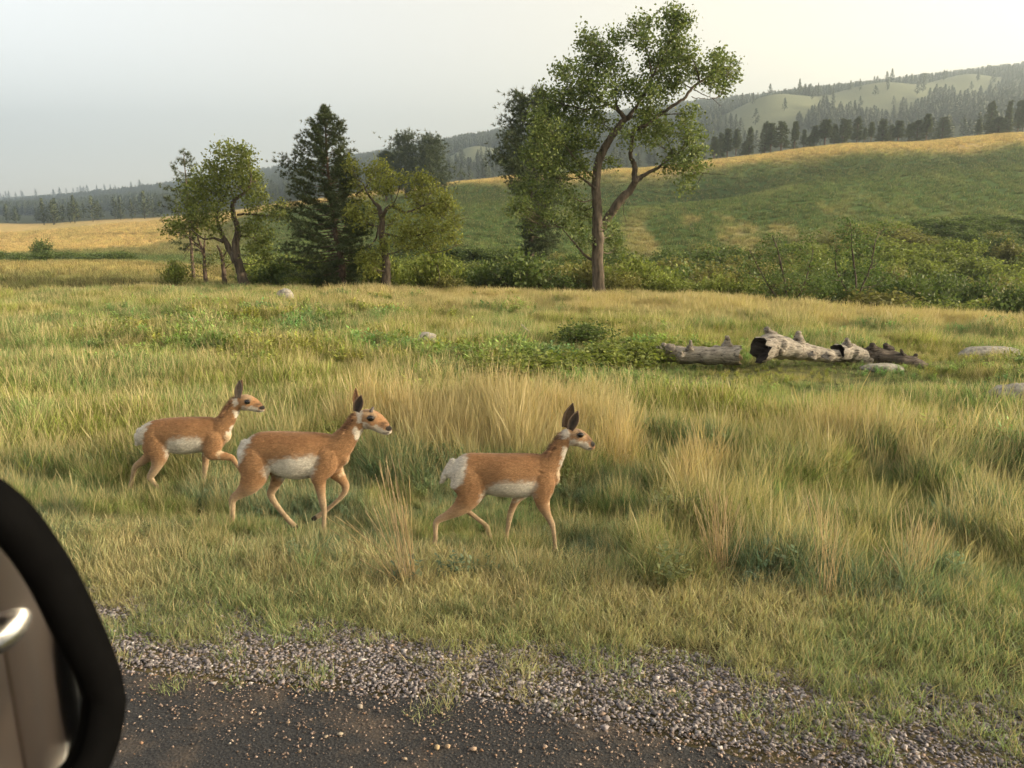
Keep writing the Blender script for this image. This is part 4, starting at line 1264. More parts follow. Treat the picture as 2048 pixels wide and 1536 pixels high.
def log(label, path, knots, Y0, dys, wood=(.40, .37, .33), endcol=(.06, .05, .045), hollow=True, end2=None):
    P0 = at(*z6(np.array([p[0] for p in path]), np.array([p[1] for p in path])), Y0)
    P0[:, 1] += np.array(dys)
    P0[:, 2] -= .05
    rad = np.array([p[2] for p in path]) / 2.667 * Y0 / F
    mid = P0.mean(0); org = np.array([mid[0], mid[1], gz(mid[0], mid[1])])
    S = spline(np.column_stack([P0, rad]), 7)
    S[:, 3] *= 1 + .05 * np.sin(np.arange(len(S)) * 1.7)
    root = empty('log', tuple(org), label, 'log')
    mb = MB()
    P = S[:, :3] - org; rr = S[:, 3]
    seg = 20
    T = np.gradient(P, axis=0); T /= np.linalg.norm(T, axis=1)[:, None]
    N = np.cross(T, [0, 0, 1.]); N /= np.linalg.norm(N, axis=1)[:, None]; B = np.cross(N, T)
    th = np.linspace(0, 6.2832, seg, endpoint=False)
    lump = 1 + .07 * np.sin(th * 3 + 1) + .04 * np.sin(th * 7) - .10 * np.exp(-((th - 1.9) / .16) ** 2) - .08 * np.exp(-((th - 4.9) / .14) ** 2)
    rings = [P[i] + (N[i] * np.cos(th)[:, None] + B[i] * np.sin(th)[:, None]) * rr[i] * (lump + .035 * rng.normal(size=seg) + .06 * np.sin(i * .9 + th))[:, None] for i in range(len(P))]
    for e_ in (0, -1):
        jag = rng.random(seg) ** 2 * rr[e_] * .55
        rings[e_] = rings[e_] + T[e_] * (jag if e_ == -1 else -jag)[:, None]
    V = np.vstack(rings); n = len(P)
    i = np.arange(n - 1)[:, None] * seg; k = np.arange(seg)[None]; k2 = (k + 1) % seg
    mb.add(V, None, np.stack([i + k, i + k2, i + seg + k2, i + seg + k], -1).reshape(-1, 4), (*wood, 1))
    link('bark_shell', mb.mesh('bark_shell', smooth_sh=True), M_wood, root)
    for e, (sg, cc) in enumerate(((0, endcol), (n - 1, end2 or wood))):
        eb = MB()
        inn = []
        for q, (sc, dp) in enumerate(((1.0, 0), (.86, .012), (.62, .10 if hollow and e == 0 else .015), (.05, .16 if hollow and e == 0 else .02))):
            d = T[sg] * (dp if e == 0 else -dp)
            inn.append(P[sg] + d + (rings[sg] - P[sg]) * sc)
        V = np.vstack(inn)
        i = np.arange(3)[:, None] * seg
        eb.add(V, None, np.stack([i + k, i + k2, i + seg + k2, i + seg + k], -1).reshape(-1, 4), (*cc, 1))
        link('cut_end', eb.mesh('cut_end'), M_wood, root)
    for (kx, ky, tx, ty, kr, dy) in knots:
        a = at(*z6(kx, ky), Y0) - org; b = at(*z6(tx, ty), Y0) - org
        a[1] += dy; b[1] += dy - .02
        kb = MB(); r0 = kr / 2.667 * Y0 / F
        q = spline(np.array([a - (b - a) * .4, a, (a + b) / 2 + rng.normal(0, .01, 3), b]), 3)
        kb.tube(q, np.interp(np.linspace(0, 1, len(q)), [0, .35, .7, 1], [r0 * 2.4, r0 * 1.7, r0 * 1.05, r0 * .8]), 9, True, .14, (wood[0] * .8, wood[1] * .78, wood[2] * .76, 1))
        link('knot_stub', kb.mesh('knot_stub', smooth_sh=True), M_wood, root)
    return root
LY = float(ground_hit(1560, 738)[1])
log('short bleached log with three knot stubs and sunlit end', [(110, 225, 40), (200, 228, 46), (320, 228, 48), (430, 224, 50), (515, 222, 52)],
    [(262, 195, 265, 160, 10, -.05), (465, 178, 462, 138, 14, 0), (150, 200, 118, 178, 14, -.05), (200, 225, 196, 216, 10, -.28)], LY, [.25, .15, .05, -.02, -.1], endcol=(.3, .25, .2), hollow=False, end2=(.5, .38, .24))  # warm sunlight on the right end is put into its colour
log('largest bleached log with charred hollow end', [(628, 185, 68), (700, 172, 66), (800, 192, 58), (900, 212, 46), (1000, 232, 40), (1085, 245, 34)],
    [(690, 130, 672, 98, 18, .0), (845, 155, 846, 115, 17, 0), (885, 225, 890, 212, 13, -.30), (970, 230, 968, 212, 14, -.28), (720, 200, 712, 176, 8, -.3)], LY - .1, [-.25, -.12, 0, .1, .2, .3])
log('small bleached log with dark open end behind the largest log', [(1062, 215, 48), (1130, 215, 50), (1190, 235, 45), (1245, 268, 38)],
    [(1105, 180, 1098, 152, 13, 0)], LY + .22, [0, .1, .15, .2])
log('dark rotten log with splintered side', [(1175, 235, 46), (1260, 230, 46), (1350, 245, 44), (1440, 270, 40), (1490, 292, 28)],
    [(1320, 205, 1305, 180, 14, 0), (1240, 200, 1235, 178, 16, 0), (1370, 225, 1358, 200, 7, -.2), (1450, 255, 1462, 232, 9, -.1)], LY + .40, [.1, 0, -.1, -.2, -.3], wood=(.13, .11, .095), endcol=(.05, .04, .035))

def rock(name, label, px, py, sx, sy, sz, cat='rock', col=None, mat=None, rot=0., Yfix=None):
    P = ground_hit(px, py)
    V = ICO_V.copy(); Fc = ICO_F.copy()
    for _ in range(2):          # subdivide
        nv = list(map(tuple, V)); idx = {}; nf = []
        def midp(a, b):
            key = (min(a, b), max(a, b))
            if key not in idx:
                m = (np.array(nv[a]) + np.array(nv[b])) / 2; nv.append(tuple(m / np.linalg.norm(m))); idx[key] = len(nv) - 1
            return idx[key]
        for a, b, c in Fc:
            ab, bc, ca = midp(a, b), midp(b, c), midp(c, a)
            nf += [(a, ab, ca), (b, bc, ab), (c, ca, bc), (ab, bc, ca)]
        V, Fc = np.array(nv), np.array(nf)
    q = rng.random(3) * 20
    n = fbm(V[:, 0] * 1.7 + q[0] + V[:, 2], V[:, 1] * 1.7 + q[1] - V[:, 2], 141)
    V = V * (.75 + .5 * n)[:, None]
    V = np.sign(V) * np.abs(V) ** .85 * np.array([sx, sy, sz])
    V[:, 2] = np.maximum(V[:, 2], -sz * .45)
    g = gz(P[0], P[1])
    o = link(name, mesh_np(name, V, [Fc]), mat or M_rock, None, (P[0], P[1], g + sz * .35))
    o.rotation_euler[2] = rot
    tag(o, label, cat)
    return o
rock('rock', 'pale rounded rock half sunk in the meadow', 857, 706, .27, .2, .32)
rock('rock', 'white angular rock near the ravine edge', 570, 613, .30, .2, .42)
rock('rock', 'wide flat pale rock in grass beyond the tall clumps', 2040, 824, .45, .25, .30)
rock('rock', 'flat grey stone slab past the rotten log', 1980, 716, .60, .28, .17)
rock('rock', 'low cream boulder against the rotten log', 1765, 741, .36, .20, .09)
rock('rock', 'small grey stone sunk in the dry grass', 1320, 790, .12, .1, .09)
mb = MB()
B0 = ground_hit(1092, 690); Yb = B0[1]
pts = at(np.array([1096, 1085, 1062, 1042]), np.array([698, 690, 668, 648]), Yb)
mb.tube(spline(pts - B0, 4), np.linspace(.035, .012, 13), 6, True, .08)
for (x0, y0, x1, y1) in [(1075, 680, 1064, 672), (1085, 690, 1082, 665), (1060, 667, 1050, 668), (1090, 694, 1075, 700)]:
    q = at(np.array([x0, x1]), np.array([y0, y1]), Yb) - B0
    mb.tube(spline(q, 4), np.linspace(.012, .005, 5), 5, True)
ob = link('dead_branch', mb.mesh('dead_branch', smooth_sh=True), M_deadwood, None, tuple(B0))
tag(ob, 'bare grey dead branch sticking up from the meadow shrubs', 'branch')
mb = MB(); B0 = ground_hit(905, 745); Yb = B0[1]
for k in range(16):
    a = rng.random() * 6.28; l = rng.uniform(.25, .7); p0 = np.array([rng.normal(0, .3), rng.normal(0, .2), .03])
    p1 = p0 + [math.cos(a) * l, math.sin(a) * l * .6, rng.uniform(.02, .35)]
    mb.tube(spline(np.array([p0, (p0 + p1) / 2 + rng.normal(0, .05, 3), p1]), 3), np.linspace(.016, .006, 7), 5, True)
tag(link('dead_brush', mb.mesh('dead_brush', smooth_sh=True), M_deadwood, None, tuple(B0)), 'tangle of grey dead twigs lying in the meadow', 'dead brush')

# tall dry stalk bunches that stand out singly
def stalk_bunch(label, px, py, tips, n, spread):
    P = ground_hit(px, py)
    mb = MB()
    for k in range(n):
        tx, ty = tips[k % len(tips)]
        tp = at(tx + rng.normal(0, spread), ty + rng.normal(0, spread * 1.2), P[1] + rng.normal(0, .10)) - P
        tp[2] = max(tp[2], .08)
        b = np.array([rng.normal(0, .035), rng.normal(0, .03), -.02])
        m = b * .45 + tp * .55 + np.array([0, 0, .05 * np.linalg.norm(tp)]) + rng.normal(0, .012, 3)
        q = spline(np.array([b, m, tp]), 4)
        c = np.array([.50, .40, .25]) * rng.uniform(.75, 1.25) * np.array([1, rng.uniform(.92, 1.0), rng.uniform(.85, 1.05)])
        mb.tube(q, np.interp(np.linspace(0, 1, len(q)), [0, .75, .8, 1], [.0018, .0015, .003, .001]), 3, False, 0, (*c, 1))
    o = link('dry_grass_clump', mb.mesh('dry_grass_clump'), M_leaf, None, tuple(P))
    tag(o, label, 'grass clump')
stalk_bunch('fan of tall straw coloured stalks between two of the walking pronghorns', 822, 1175, [(770, 930), (780, 950), (805, 960), (735, 1010), (690, 1040), (775, 925), (790, 1000), (660, 1035), (765, 980), (815, 1000), (720, 1130)], 44, 13)
stalk_bunch('thin bunch of straw stalks rising from blue green tuft', 1655, 1210, [(1620, 985), (1665, 1000), (1640, 1020), (1700, 1070), (1675, 1050)], 20, 8)
stalk_bunch('dense brownish stalk bunch beside the dark matted grass', 1440, 1170, [(1390, 1000), (1420, 980), (1450, 1010), (1480, 1040), (1405, 1060), (1440, 1000)], 50, 16)
stalk_bunch('sparse grey straw bunch leaning outward', 1820, 1190, [(1800, 1030), (1850, 1040), (1880, 1060), (1770, 1090), (1830, 1050)], 30, 16)
# ------------------------------------------------------------------ pronghorns
def sd_poly(p, poly):
    """signed distance (negative inside) of points p (n,2) to a polygon"""
    poly = np.asarray(poly, float)
    d = np.full(len(p), 1e18); s = np.ones(len(p))
    n = len(poly); j = n - 1
    for i in range(n):
        e = poly[j] - poly[i]; w = p - poly[i]
        t = np.clip((w @ e) / (e @ e + 1e-9), 0, 1)
        b = w - e * t[:, None]
        d = np.minimum(d, (b ** 2).sum(1))
        c1 = p[:, 1] >= poly[i, 1]; c2 = p[:, 1] < poly[j, 1]; c3 = e[0] * w[:, 1] > e[1] * w[:, 0]
        s = np.where((c1 & c2 & c3) | (~c1 & ~c2 & ~c3), -s, s)
        j = i
    return s * np.sqrt(d)

def ring_loft(stn, seg=20, vertical=False):
    """stn rows: x, y(zoom, down), half height, half lateral, lateral offset -> verts in (x, lat, y) zoom units"""
    S = spline(stn, 6)
    c = S[:, :2]
    T = np.gradient(c, axis=0); T /= np.linalg.norm(T, axis=1)[:, None] + 1e-9
    if vertical: T = np.tile([1.0, 0.0], (len(c), 1))
    N = np.stack([-T[:, 1], T[:, 0]], -1)
    hh, ll, lo = np.maximum(S[:, 2], 2), np.maximum(S[:, 3], 2), S[:, 4]
    # rounded ends
    def capend(i, sg):
        out = []
        for a in (.35, .7, .92):
            k = math.sqrt(1 - a * a); d = T[i] * sg * a * min(hh[i], ll[i]) * .8
            out.append((c[i] + d, hh[i] * k, ll[i] * k, lo[i], N[i]))
        return out
    rows = capend(0, -1)[::-1] + [(c[i], hh[i], ll[i], lo[i], N[i]) for i in range(len(c))] + capend(len(c) - 1, 1)
    th = np.linspace(0, 2 * math.pi, seg, endpoint=False)
    V = []
    for cc, h, l, o, n in rows:
        V.append(np.stack([cc[0] + n[0] * h * np.cos(th), o + l * np.sin(th), cc[1] + n[1] * h * np.cos(th)], -1))
    V = np.vstack(V); m = len(rows)
    i = np.arange(m - 1)[:, None] * seg; k = np.arange(seg)[None]; k2 = (k + 1) % seg
    f4 = np.stack([i + k, i + k2, i + seg + k2, i + seg + k], -1).reshape(-1, 4)
    V = np.vstack([V, [V[:seg].mean(0)], [V[-seg:].mean(0)]])
    kk = np.arange(seg); k2 = (kk + 1) % seg; a, b = len(V) - 2, len(V) - 1; o = (m - 1) * seg
    f3 = np.vstack([np.stack([kk * 0 + a, k2, kk], -1), np.stack([kk * 0 + b, o + kk, o + k2], -1)])
    return V, f3, f4

def fur_mat():
    m, t, out = new_mat('pronghorn_coat')
    p = nd(t, 'ShaderNodeBsdfPrincipled')
    p.inputs['Roughness'].default_value = .8
    p.inputs['Specular IOR Level'].default_value = .2
    p.inputs['Sheen Weight'].default_value = .15
    p.inputs['Sheen Roughness'].default_value = .5
    a = nd(t, 'ShaderNodeAttribute', attribute_name='col')
    tc = nd(t, 'ShaderNodeTexCoord')
    f = noise(t, tc.outputs['Object'], 60, 5, .7, (.45, 1, 1.4))
    f2 = noise(t, tc.outputs['Object'], 9, 4, .6)
    c = mixc(t, 1.0, a.outputs['Color'], ramp(t, f, [(.3, (.78, .76, .74)), (.7, (1.18, 1.18, 1.18))]), 'MULTIPLY')
    c = mixc(t, 1.0, c, ramp(t, f2, [(.3, (.86, .84, .82)), (.7, (1.1, 1.1, 1.1))]), 'MULTIPLY')
    t.links.new(c, p.inputs['Base Color'])
    t.links.new(bumpn(t, f, .5, .012), p.inputs['Normal'])
    t.links.new(p.outputs[0], out.inputs[0])
    return m
M_coat = fur_mat()
M_eye = simple_mat('eye', (.008, .006, .005), .08, 0, .6)
M_horn = simple_mat('horn', (.10, .08, .07), .6, 0, .3, 40, .2)

TAN = np.array([.30, .165, .08]); WHT = np.array([.62, .58, .51]); BLK = np.array([.018, .015, .013]); MANE = np.array([.11, .055, .03])
LEGC = np.array([.40, .295, .19]); PALE = np.array([.55, .42, .28])

def pronghorn(label, org, sc, feet_y, torso, neck, head, legs, tail, ears, eye, polys, nose, mouth, horn=None, dfeet=None):
    ox, oy = org
    cv = lambda x, y: (ox + np.asarray(x, float) / sc, oy + np.asarray(y, float) / sc)
    fx = np.mean([l[-1][0] for l, _ in legs])
    fpx, fpy = cv(fx, feet_y)
    hit = ground_hit(float(fpx), float(fpy))
    Yd = float(hit[1])
    base = np.array([hit[0], Yd, gz(hit[0], Yd)])
    mid = at(*cv(torso[len(torso) // 2][0], (torso[len(torso) // 2][1] + torso[len(torso) // 2][2]) / 2), Yd)
    e1 = at(*cv(torso[4][0] + 100, torso[4][1]), Yd) - at(*cv(torso[4][0], torso[4][1]), Yd)
    mpz = np.linalg.norm(e1) / 100.0
    def world(V):               # V: x zoom, lateral zoom (+ away from viewer), y zoom
        P = at(*cv(V[:, 0], V[:, 2]), Yd)
        P[:, 1] += V[:, 1] * mpz
        return P - base
    mb = MB()
    def addl(st, vertical=False, seg=20):
        V, f3, f4 = ring_loft(np.array(st, float), seg, vertical)
        mb.add(world(V), f3, f4)
    # torso: rows x, top, bottom, lateral half width
    addl([(x, (a + b) / 2, (b - a) / 2, w, 0) for x, a, b, w in torso], True, 28)
    addl(neck); addl(head)
    for l, lat in legs:
        ground_row = None
        addl([(x, y, r, rl, lat * k_) for x, y, r, rl, k_ in l], False, 14)
    addl(tail, False, 12)
    me0 = mb.mesh('body0')
    tmp = bpy.data.objects.new('tmp', me0); COL.objects.link(tmp)
    md = tmp.modifiers.new('r', 'REMESH'); md.mode = 'VOXEL'; md.voxel_size = .0068
    ms = tmp.modifiers.new('s', 'SMOOTH'); ms.factor = .5; ms.iterations = 5
    dg = bpy.context.evaluated_depsgraph_get()
    ev = tmp.evaluated_get(dg)
    me = bpy.data.meshes.new_from_object(ev)
    bpy.data.objects.remove(tmp)
    me.name = 'body'
    n = len(me.vertices)
    co = np.empty(n * 3, np.float32); me.vertices.foreach_get('co', co); co = co.reshape(-1, 3).astype(float)
    no = np.empty(n * 3, np.float32); me.vertices.foreach_get('normal', no); no = no.reshape(-1, 3).astype(float)
    def zoomxy(c):
        P = c + base; P = P.copy(); P[:, 1] = Yd
        u, v = proj(P)
        return np.stack([(u - ox) * sc, (v - oy) * sc], -1)
    def colour(c, nrm):
        q = zoomxy(c)
        ns = (fbm(c[:, 0] * 42 + c[:, 1] * 30, c[:, 2] * 60 + c[:, 1] * 17, 7) - .5) * 2
        u = .0125 / mpz
        col = np.tile(TAN, (len(c), 1)) * (1 + .10 * ns)[:, None]
        # lower legs paler and greyer
        lg = smooth(legs_y0, legs_y1, q[:, 1])
        col = col * (1 - lg[:, None]) + LEGC * lg[:, None]
        for nm, target, soft, strength in (('back', TAN * np.array([.72, .64, .58]), 5.0, .75), ('rump', WHT, 1.5, 1.0), ('belly', WHT, 2.6, 1.0), ('throat', WHT, .7, .92), ('throat2', WHT, .7, .85), ('cheek', WHT * .95, .8, .9),
                                           ('earbase', WHT * .9, .7, .85), ('chest', PALE * 1.05, 1.0, .8), ('mane', MANE, .9, .9), ('brow', np.array([.33, .24, .15]), 1.0, .7), ('bridge', np.array([.09, .055, .035]), 1.4, .85), ('eyepatch', np.array([.05, .04, .035]), .8, .8), ('smudge', TAN * .8, 1.0, .6)):
            if nm in polys:
                d = sd_poly(q, polys[nm])
                m = smooth(soft * u, -soft * u, d + ns * u * 2.0) * strength
                if nm in ('belly',):
                    m = m * (np.abs(c[:, 1]) < 10)
                col = col * (1 - m[:, None]) + target * m[:, None]
        nx, ny, rx, ry = nose
        m = smooth(1.25, .8, np.hypot((q[:, 0] - nx) / rx, (q[:, 1] - ny) / ry))
        col = col * (1 - m[:, None]) + BLK * m[:, None]
        (ax, ay), (bx, by) = mouth
        e = np.array([bx - ax, by - ay], float); w = q - [ax, ay]
        t = np.clip((w @ e) / (e @ e), 0, 1); d = np.linalg.norm(w - e * t[:, None], axis=1)
        m = smooth(.006 / mpz, .002 / mpz, d) * .85
        col = col * (1 - m[:, None]) + BLK * m[:, None]
        # hooves
        m = np.zeros(len(c))
        for l, lat in legs:
            hx, hy = l[-1][:2]
            m = np.maximum(m, smooth(.040 / mpz, .028 / mpz, np.hypot(q[:, 0] - hx, q[:, 1] - hy)))
        col = col * (1 - m[:, None]) + np.array([.03, .026, .022]) * m[:, None]
        return np.clip(col, .004, .9)
    belly_y = max(b for x, a, b, w in torso)
    legs_y0, legs_y1 = belly_y - .02 / mpz, belly_y + .18 / mpz
    col = colour(co, no)
    # soft muscle relief: push surface by low noise
    a_ = me.attributes.new('col', 'FLOAT_COLOR', 'POINT')
    a_.data.foreach_set('color', np.concatenate([col, np.ones((n, 1))], 1).astype(np.float32).ravel())
    me.polygons.foreach_set('use_smooth', np.ones(len(me.polygons), bool))
    me.materials.clear(); me.materials.append(M_coat)
    root = empty('pronghorn', tuple(base), label, 'pronghorn')
    link('body', me, None, root)
    # short fur
    nf = 36000
    k = rng.integers(0, n, nf)
    p, nn = co[k], no[k]
    q = zoomxy(p)
    flow = np.tile(np.array([-1.0, 0, -.35]), (nf, 1)) + rng.normal(0, .25, (nf, 3))
    flow -= nn * (flow * nn).sum(1)[:, None]
    flow /= np.linalg.norm(flow, axis=1)[:, None] + 1e-6
    isr = sd_poly(q, polys['rump']) < 0
    ism = sd_poly(q, polys['mane']) < 0
    headm = q[:, 0] > head[0][0] - 10
    L = rng.uniform(.010, .022, nf) * np.where(isr, 1.15, 1) * np.where(headm, .45, 1) * np.where(q[:, 1] > belly_y, .45, 1)
    L = np.where(ism, .03, L)
    dr = flow * .9 + nn * np.where(ism, 1.2, .28)[:, None]
    dr /= np.linalg.norm(dr, axis=1)[:, None]
    sd2 = np.cross(dr, nn); sd2 /= np.linalg.norm(sd2, axis=1)[:, None] + 1e-6
    wv = .0016
    V = np.stack([p - sd2 * wv - nn * .001, p + sd2 * wv - nn * .001, p + dr * L[:, None]], 1).reshape(-1, 3)
    fc = np.repeat(col[k] * rng.uniform(.65, 1.35, (nf, 1)), 3, 0)
    link('fur', mesh_np('fur', V, [np.arange(nf * 3).reshape(-1, 3)], {'col': fc}), M_coat, root)
    # eyes
    ex, ey, er, el_ = eye
    for sg in (-1, 1):
        cE = world(np.array([[ex, sg * el_, ey]]))[0]
        th, ph = np.meshgrid(np.linspace(0, math.pi, 9), np.linspace(0, 2 * math.pi, 14, endpoint=False), indexing='ij')
        r = er * mpz
        Vs = np.stack([np.sin(th) * np.cos(ph) * r * 1.25, np.sin(th) * np.sin(ph) * r * .8, np.cos(th) * r], -1).reshape(-1, 3) + cE
        i = np.arange(8)[:, None] * 14; kk = np.arange(14)[None]; k2 = (kk + 1) % 14
        link('eye', mesh_np('eye', Vs, [np.stack([i + kk, i + 14 + kk, i + 14 + k2, i + k2], -1).reshape(-1, 4)], None, True), M_eye, root)
    # ears: cupped leaves
    for (bx, by, tx, ty, wd, lat, tlat, open_, inner, outer) in ears:
        m_, nseg = 13, 9
        rows = []
        ax = np.array([tx - bx, ty - by], float); Ln = np.linalg.norm(ax); ax /= Ln
        nr = np.array([-ax[1], ax[0]])
        if nr[0] < 0: nr = -nr
        Vv, Cc = [], []
        for i in range(m_):
            t = i / (m_ - 1)
            w = wd * .5 * (math.sin(math.pi * min(1, t * .62 + .20) ** 1.0) ** 1.1) * (1 - t ** 5) * 1.05 + .5
            bend = (t ** 2) * .06 * Ln
            for j in range(nseg):
                a = (j / (nseg - 1) - .5) * 2      # -1..1 across
                cup = (a * a) * w * .75
                x = bx + ax[0] * Ln * t + nr[0] * (a * w + bend * .6)
                y = by + ax[1] * Ln * t + nr[1] * (a * w + bend * .6)
                la = lat + (tlat - lat) * t + open_ * (cup - w * .4)
                Vv.append((x, la, y))
                edge = max(abs(a) ** 3, t ** 4)
                Cc.append(np.array(inner) * (1 - .6 * edge) + np.array(outer) * .6 * edge)
        Vv = world(np.array(Vv)); Cc = np.array(Cc)
        i = np.arange(m_ - 1)[:, None] * nseg; j = np.arange(nseg - 1)[None]
        f4 = np.stack([i + j, i + j + 1, i + nseg + j + 1, i + nseg + j], -1).reshape(-1, 4)
        eo = link('ear', mesh_np('ear', Vv, [f4], {'col': Cc}, True), M_coat, root)
        sm = eo.modifiers.new('thick', 'SOLIDIFY'); sm.thickness = .004
    if horn:
        for hx, hy, lat in horn:
            hb = MB()
            a = world(np.array([[hx - 4, lat, hy + 22]]))[0]; b = world(np.array([[hx + 2, lat * 1.1, hy]]))[0]
            hb.tube(spline(np.array([a, (a + b) / 2, b]), 3), np.linspace(.016, .007, 7), 8, True, .05)
            link('horn', hb.mesh('horn', smooth_sh=True), M_horn, root)
    return root

def leg(pts, lr=.62):
    """pts rows x,y,r[,latfactor] -> x,y,r,lateral r, offset factor"""
    return [(p[0], p[1], p[2] * (.86 if p[2] < 50 else 1), p[2] * (p[4] if len(p) > 4 else lr), p[3] if len(p) > 3 else 1.0) for p in pts]

# the pronghorn in the tall dry grass (alone in front)
pronghorn('pronghorn with both ears raised walking ahead of the other two', (820, 780), 4.518, 1480,
 [(372, 690, 800, 55), (420, 628, 880, 80), (500, 578, 905, 98), (600, 570, 912, 104), (700, 572, 938, 116), (820, 574, 960, 138), (950, 573, 966, 138), (1070, 574, 962, 120), (1170, 582, 950, 92), (1250, 625, 925, 74), (1310, 690, 860, 58)],
 [(1200, 720, 140, 88, 0), (1265, 655, 112, 72, 0), (1318, 580, 86, 56, 0), (1368, 495, 70, 50, 0), (1412, 425, 66, 52, 0), (1440, 400, 60, 52, 0)],
 [(1425, 418, 66, 50, 0), (1470, 425, 80, 62, 0), (1520, 432, 78, 66, 0), (1562, 453, 70, 52, 0), (1600, 482, 60, 42, 0), (1630, 500, 48, 36, 0), (1652, 502, 36, 30, 0)],
 [(leg([(500, 700, 130, .55, .5), (535, 800, 165, .8, .42), (545, 890, 140, .95, .45), (520, 970, 100, 1, .55), (445, 1045, 70, 1), (345, 1105, 47, 1), (262, 1148, 37, 1), (240, 1190, 31, 1), (238, 1290, 25, 1), (230, 1400, 25, 1), (228, 1450, 27, 1), (236, 1490, 30, 1)]), -78),
  (leg([(540, 760, 120, .6, .5), (610, 880, 105, .9, .5), (600, 960, 80, 1), (540, 1030, 54, 1), (478, 1085, 38, 1), (520, 1125, 29, 1), (610, 1195, 25, 1), (690, 1262, 27, 1), (712, 1330, 27, 1), (728, 1392, 30, 1), (740, 1430, 30, 1)]), 82),
  (leg([(1190, 760, 120, .55, .5), (1200, 860, 105, .85, .5), (1190, 950, 76, 1), (1205, 1020, 60, 1), (1240, 1105, 42, 1), (1275, 1175, 34, 1), (1292, 1240, 25, 1), (1305, 1340, 23, 1), (1308, 1410, 26, 1), (1322, 1460, 28, 1)]), -72),
  (leg([(1120, 800, 100, .6, .5), (1060, 910, 72, .9), (985, 985, 50, 1), (940, 1060, 40, 1), (908, 1150, 34, 1), (895, 1215, 29, 1), (880, 1300, 23, 1), (868, 1390, 24, 1), (872, 1450, 28, 1)]), 76)],
 [(400, 650, 42, 34, 0), (355, 710, 36, 30, 0), (318, 775, 30, 24, 0), (292, 830, 18, 16, 0)],
 [(1442, 350, 1506, 172, 80, -44, -62, -1, (.06, .05, .045), (.26, .17, .11)), (1404, 348, 1468, 128, 88, 36, 48, -1, (.11, .075, .05), (.06, .045, .035))],
 (1536, 392, 24, 57),
 {'rump': [(240, 560), (470, 560), (520, 572), (512, 700), (482, 790), (395, 872), (330, 880), (230, 880)],
  'belly': [(680, 905), (715, 850), (780, 802), (900, 795), (1050, 790), (1122, 790), (1132, 840), (1105, 900), (1095, 1000), (850, 1010), (640, 970)],
  'back': [(500, 540), (1180, 540), (1180, 640), (1100, 640), (520, 640)],
  'throat': [(1382, 500), (1470, 520), (1430, 600), (1380, 700), (1350, 780), (1330, 730), (1372, 620)],
  'earbase': [(1360, 330), (1430, 320), (1440, 400), (1380, 430), (1355, 420)],
  'cheek': [(1440, 430), (1500, 440), (1560, 450), (1610, 462), (1650, 510), (1640, 570), (1540, 560), (1430, 540)],
  'chest': [(1240, 990), (1335, 850), (1340, 790), (1305, 720), (1345, 690), (1390, 780), (1290, 1000)],
  'mane': [(1230, 590), (1285, 460), (1355, 365), (1385, 385), (1325, 475), (1285, 540), (1250, 600)],
  'bridge': [(1600, 415), (1660, 440), (1670, 480), (1630, 470), (1600, 445)], 'eyepatch': [(1508, 380), (1535, 366), (1568, 388), (1555, 412), (1520, 414)], 'smudge': [(1455, 470), (1510, 470), (1530, 500), (1480, 510)],
  'brow': [(1450, 330), (1540, 335), (1600, 420), (1560, 430), (1500, 400), (1450, 400)]},
 (1652, 480, 24, 26), ((1612, 522), (1650, 518)))

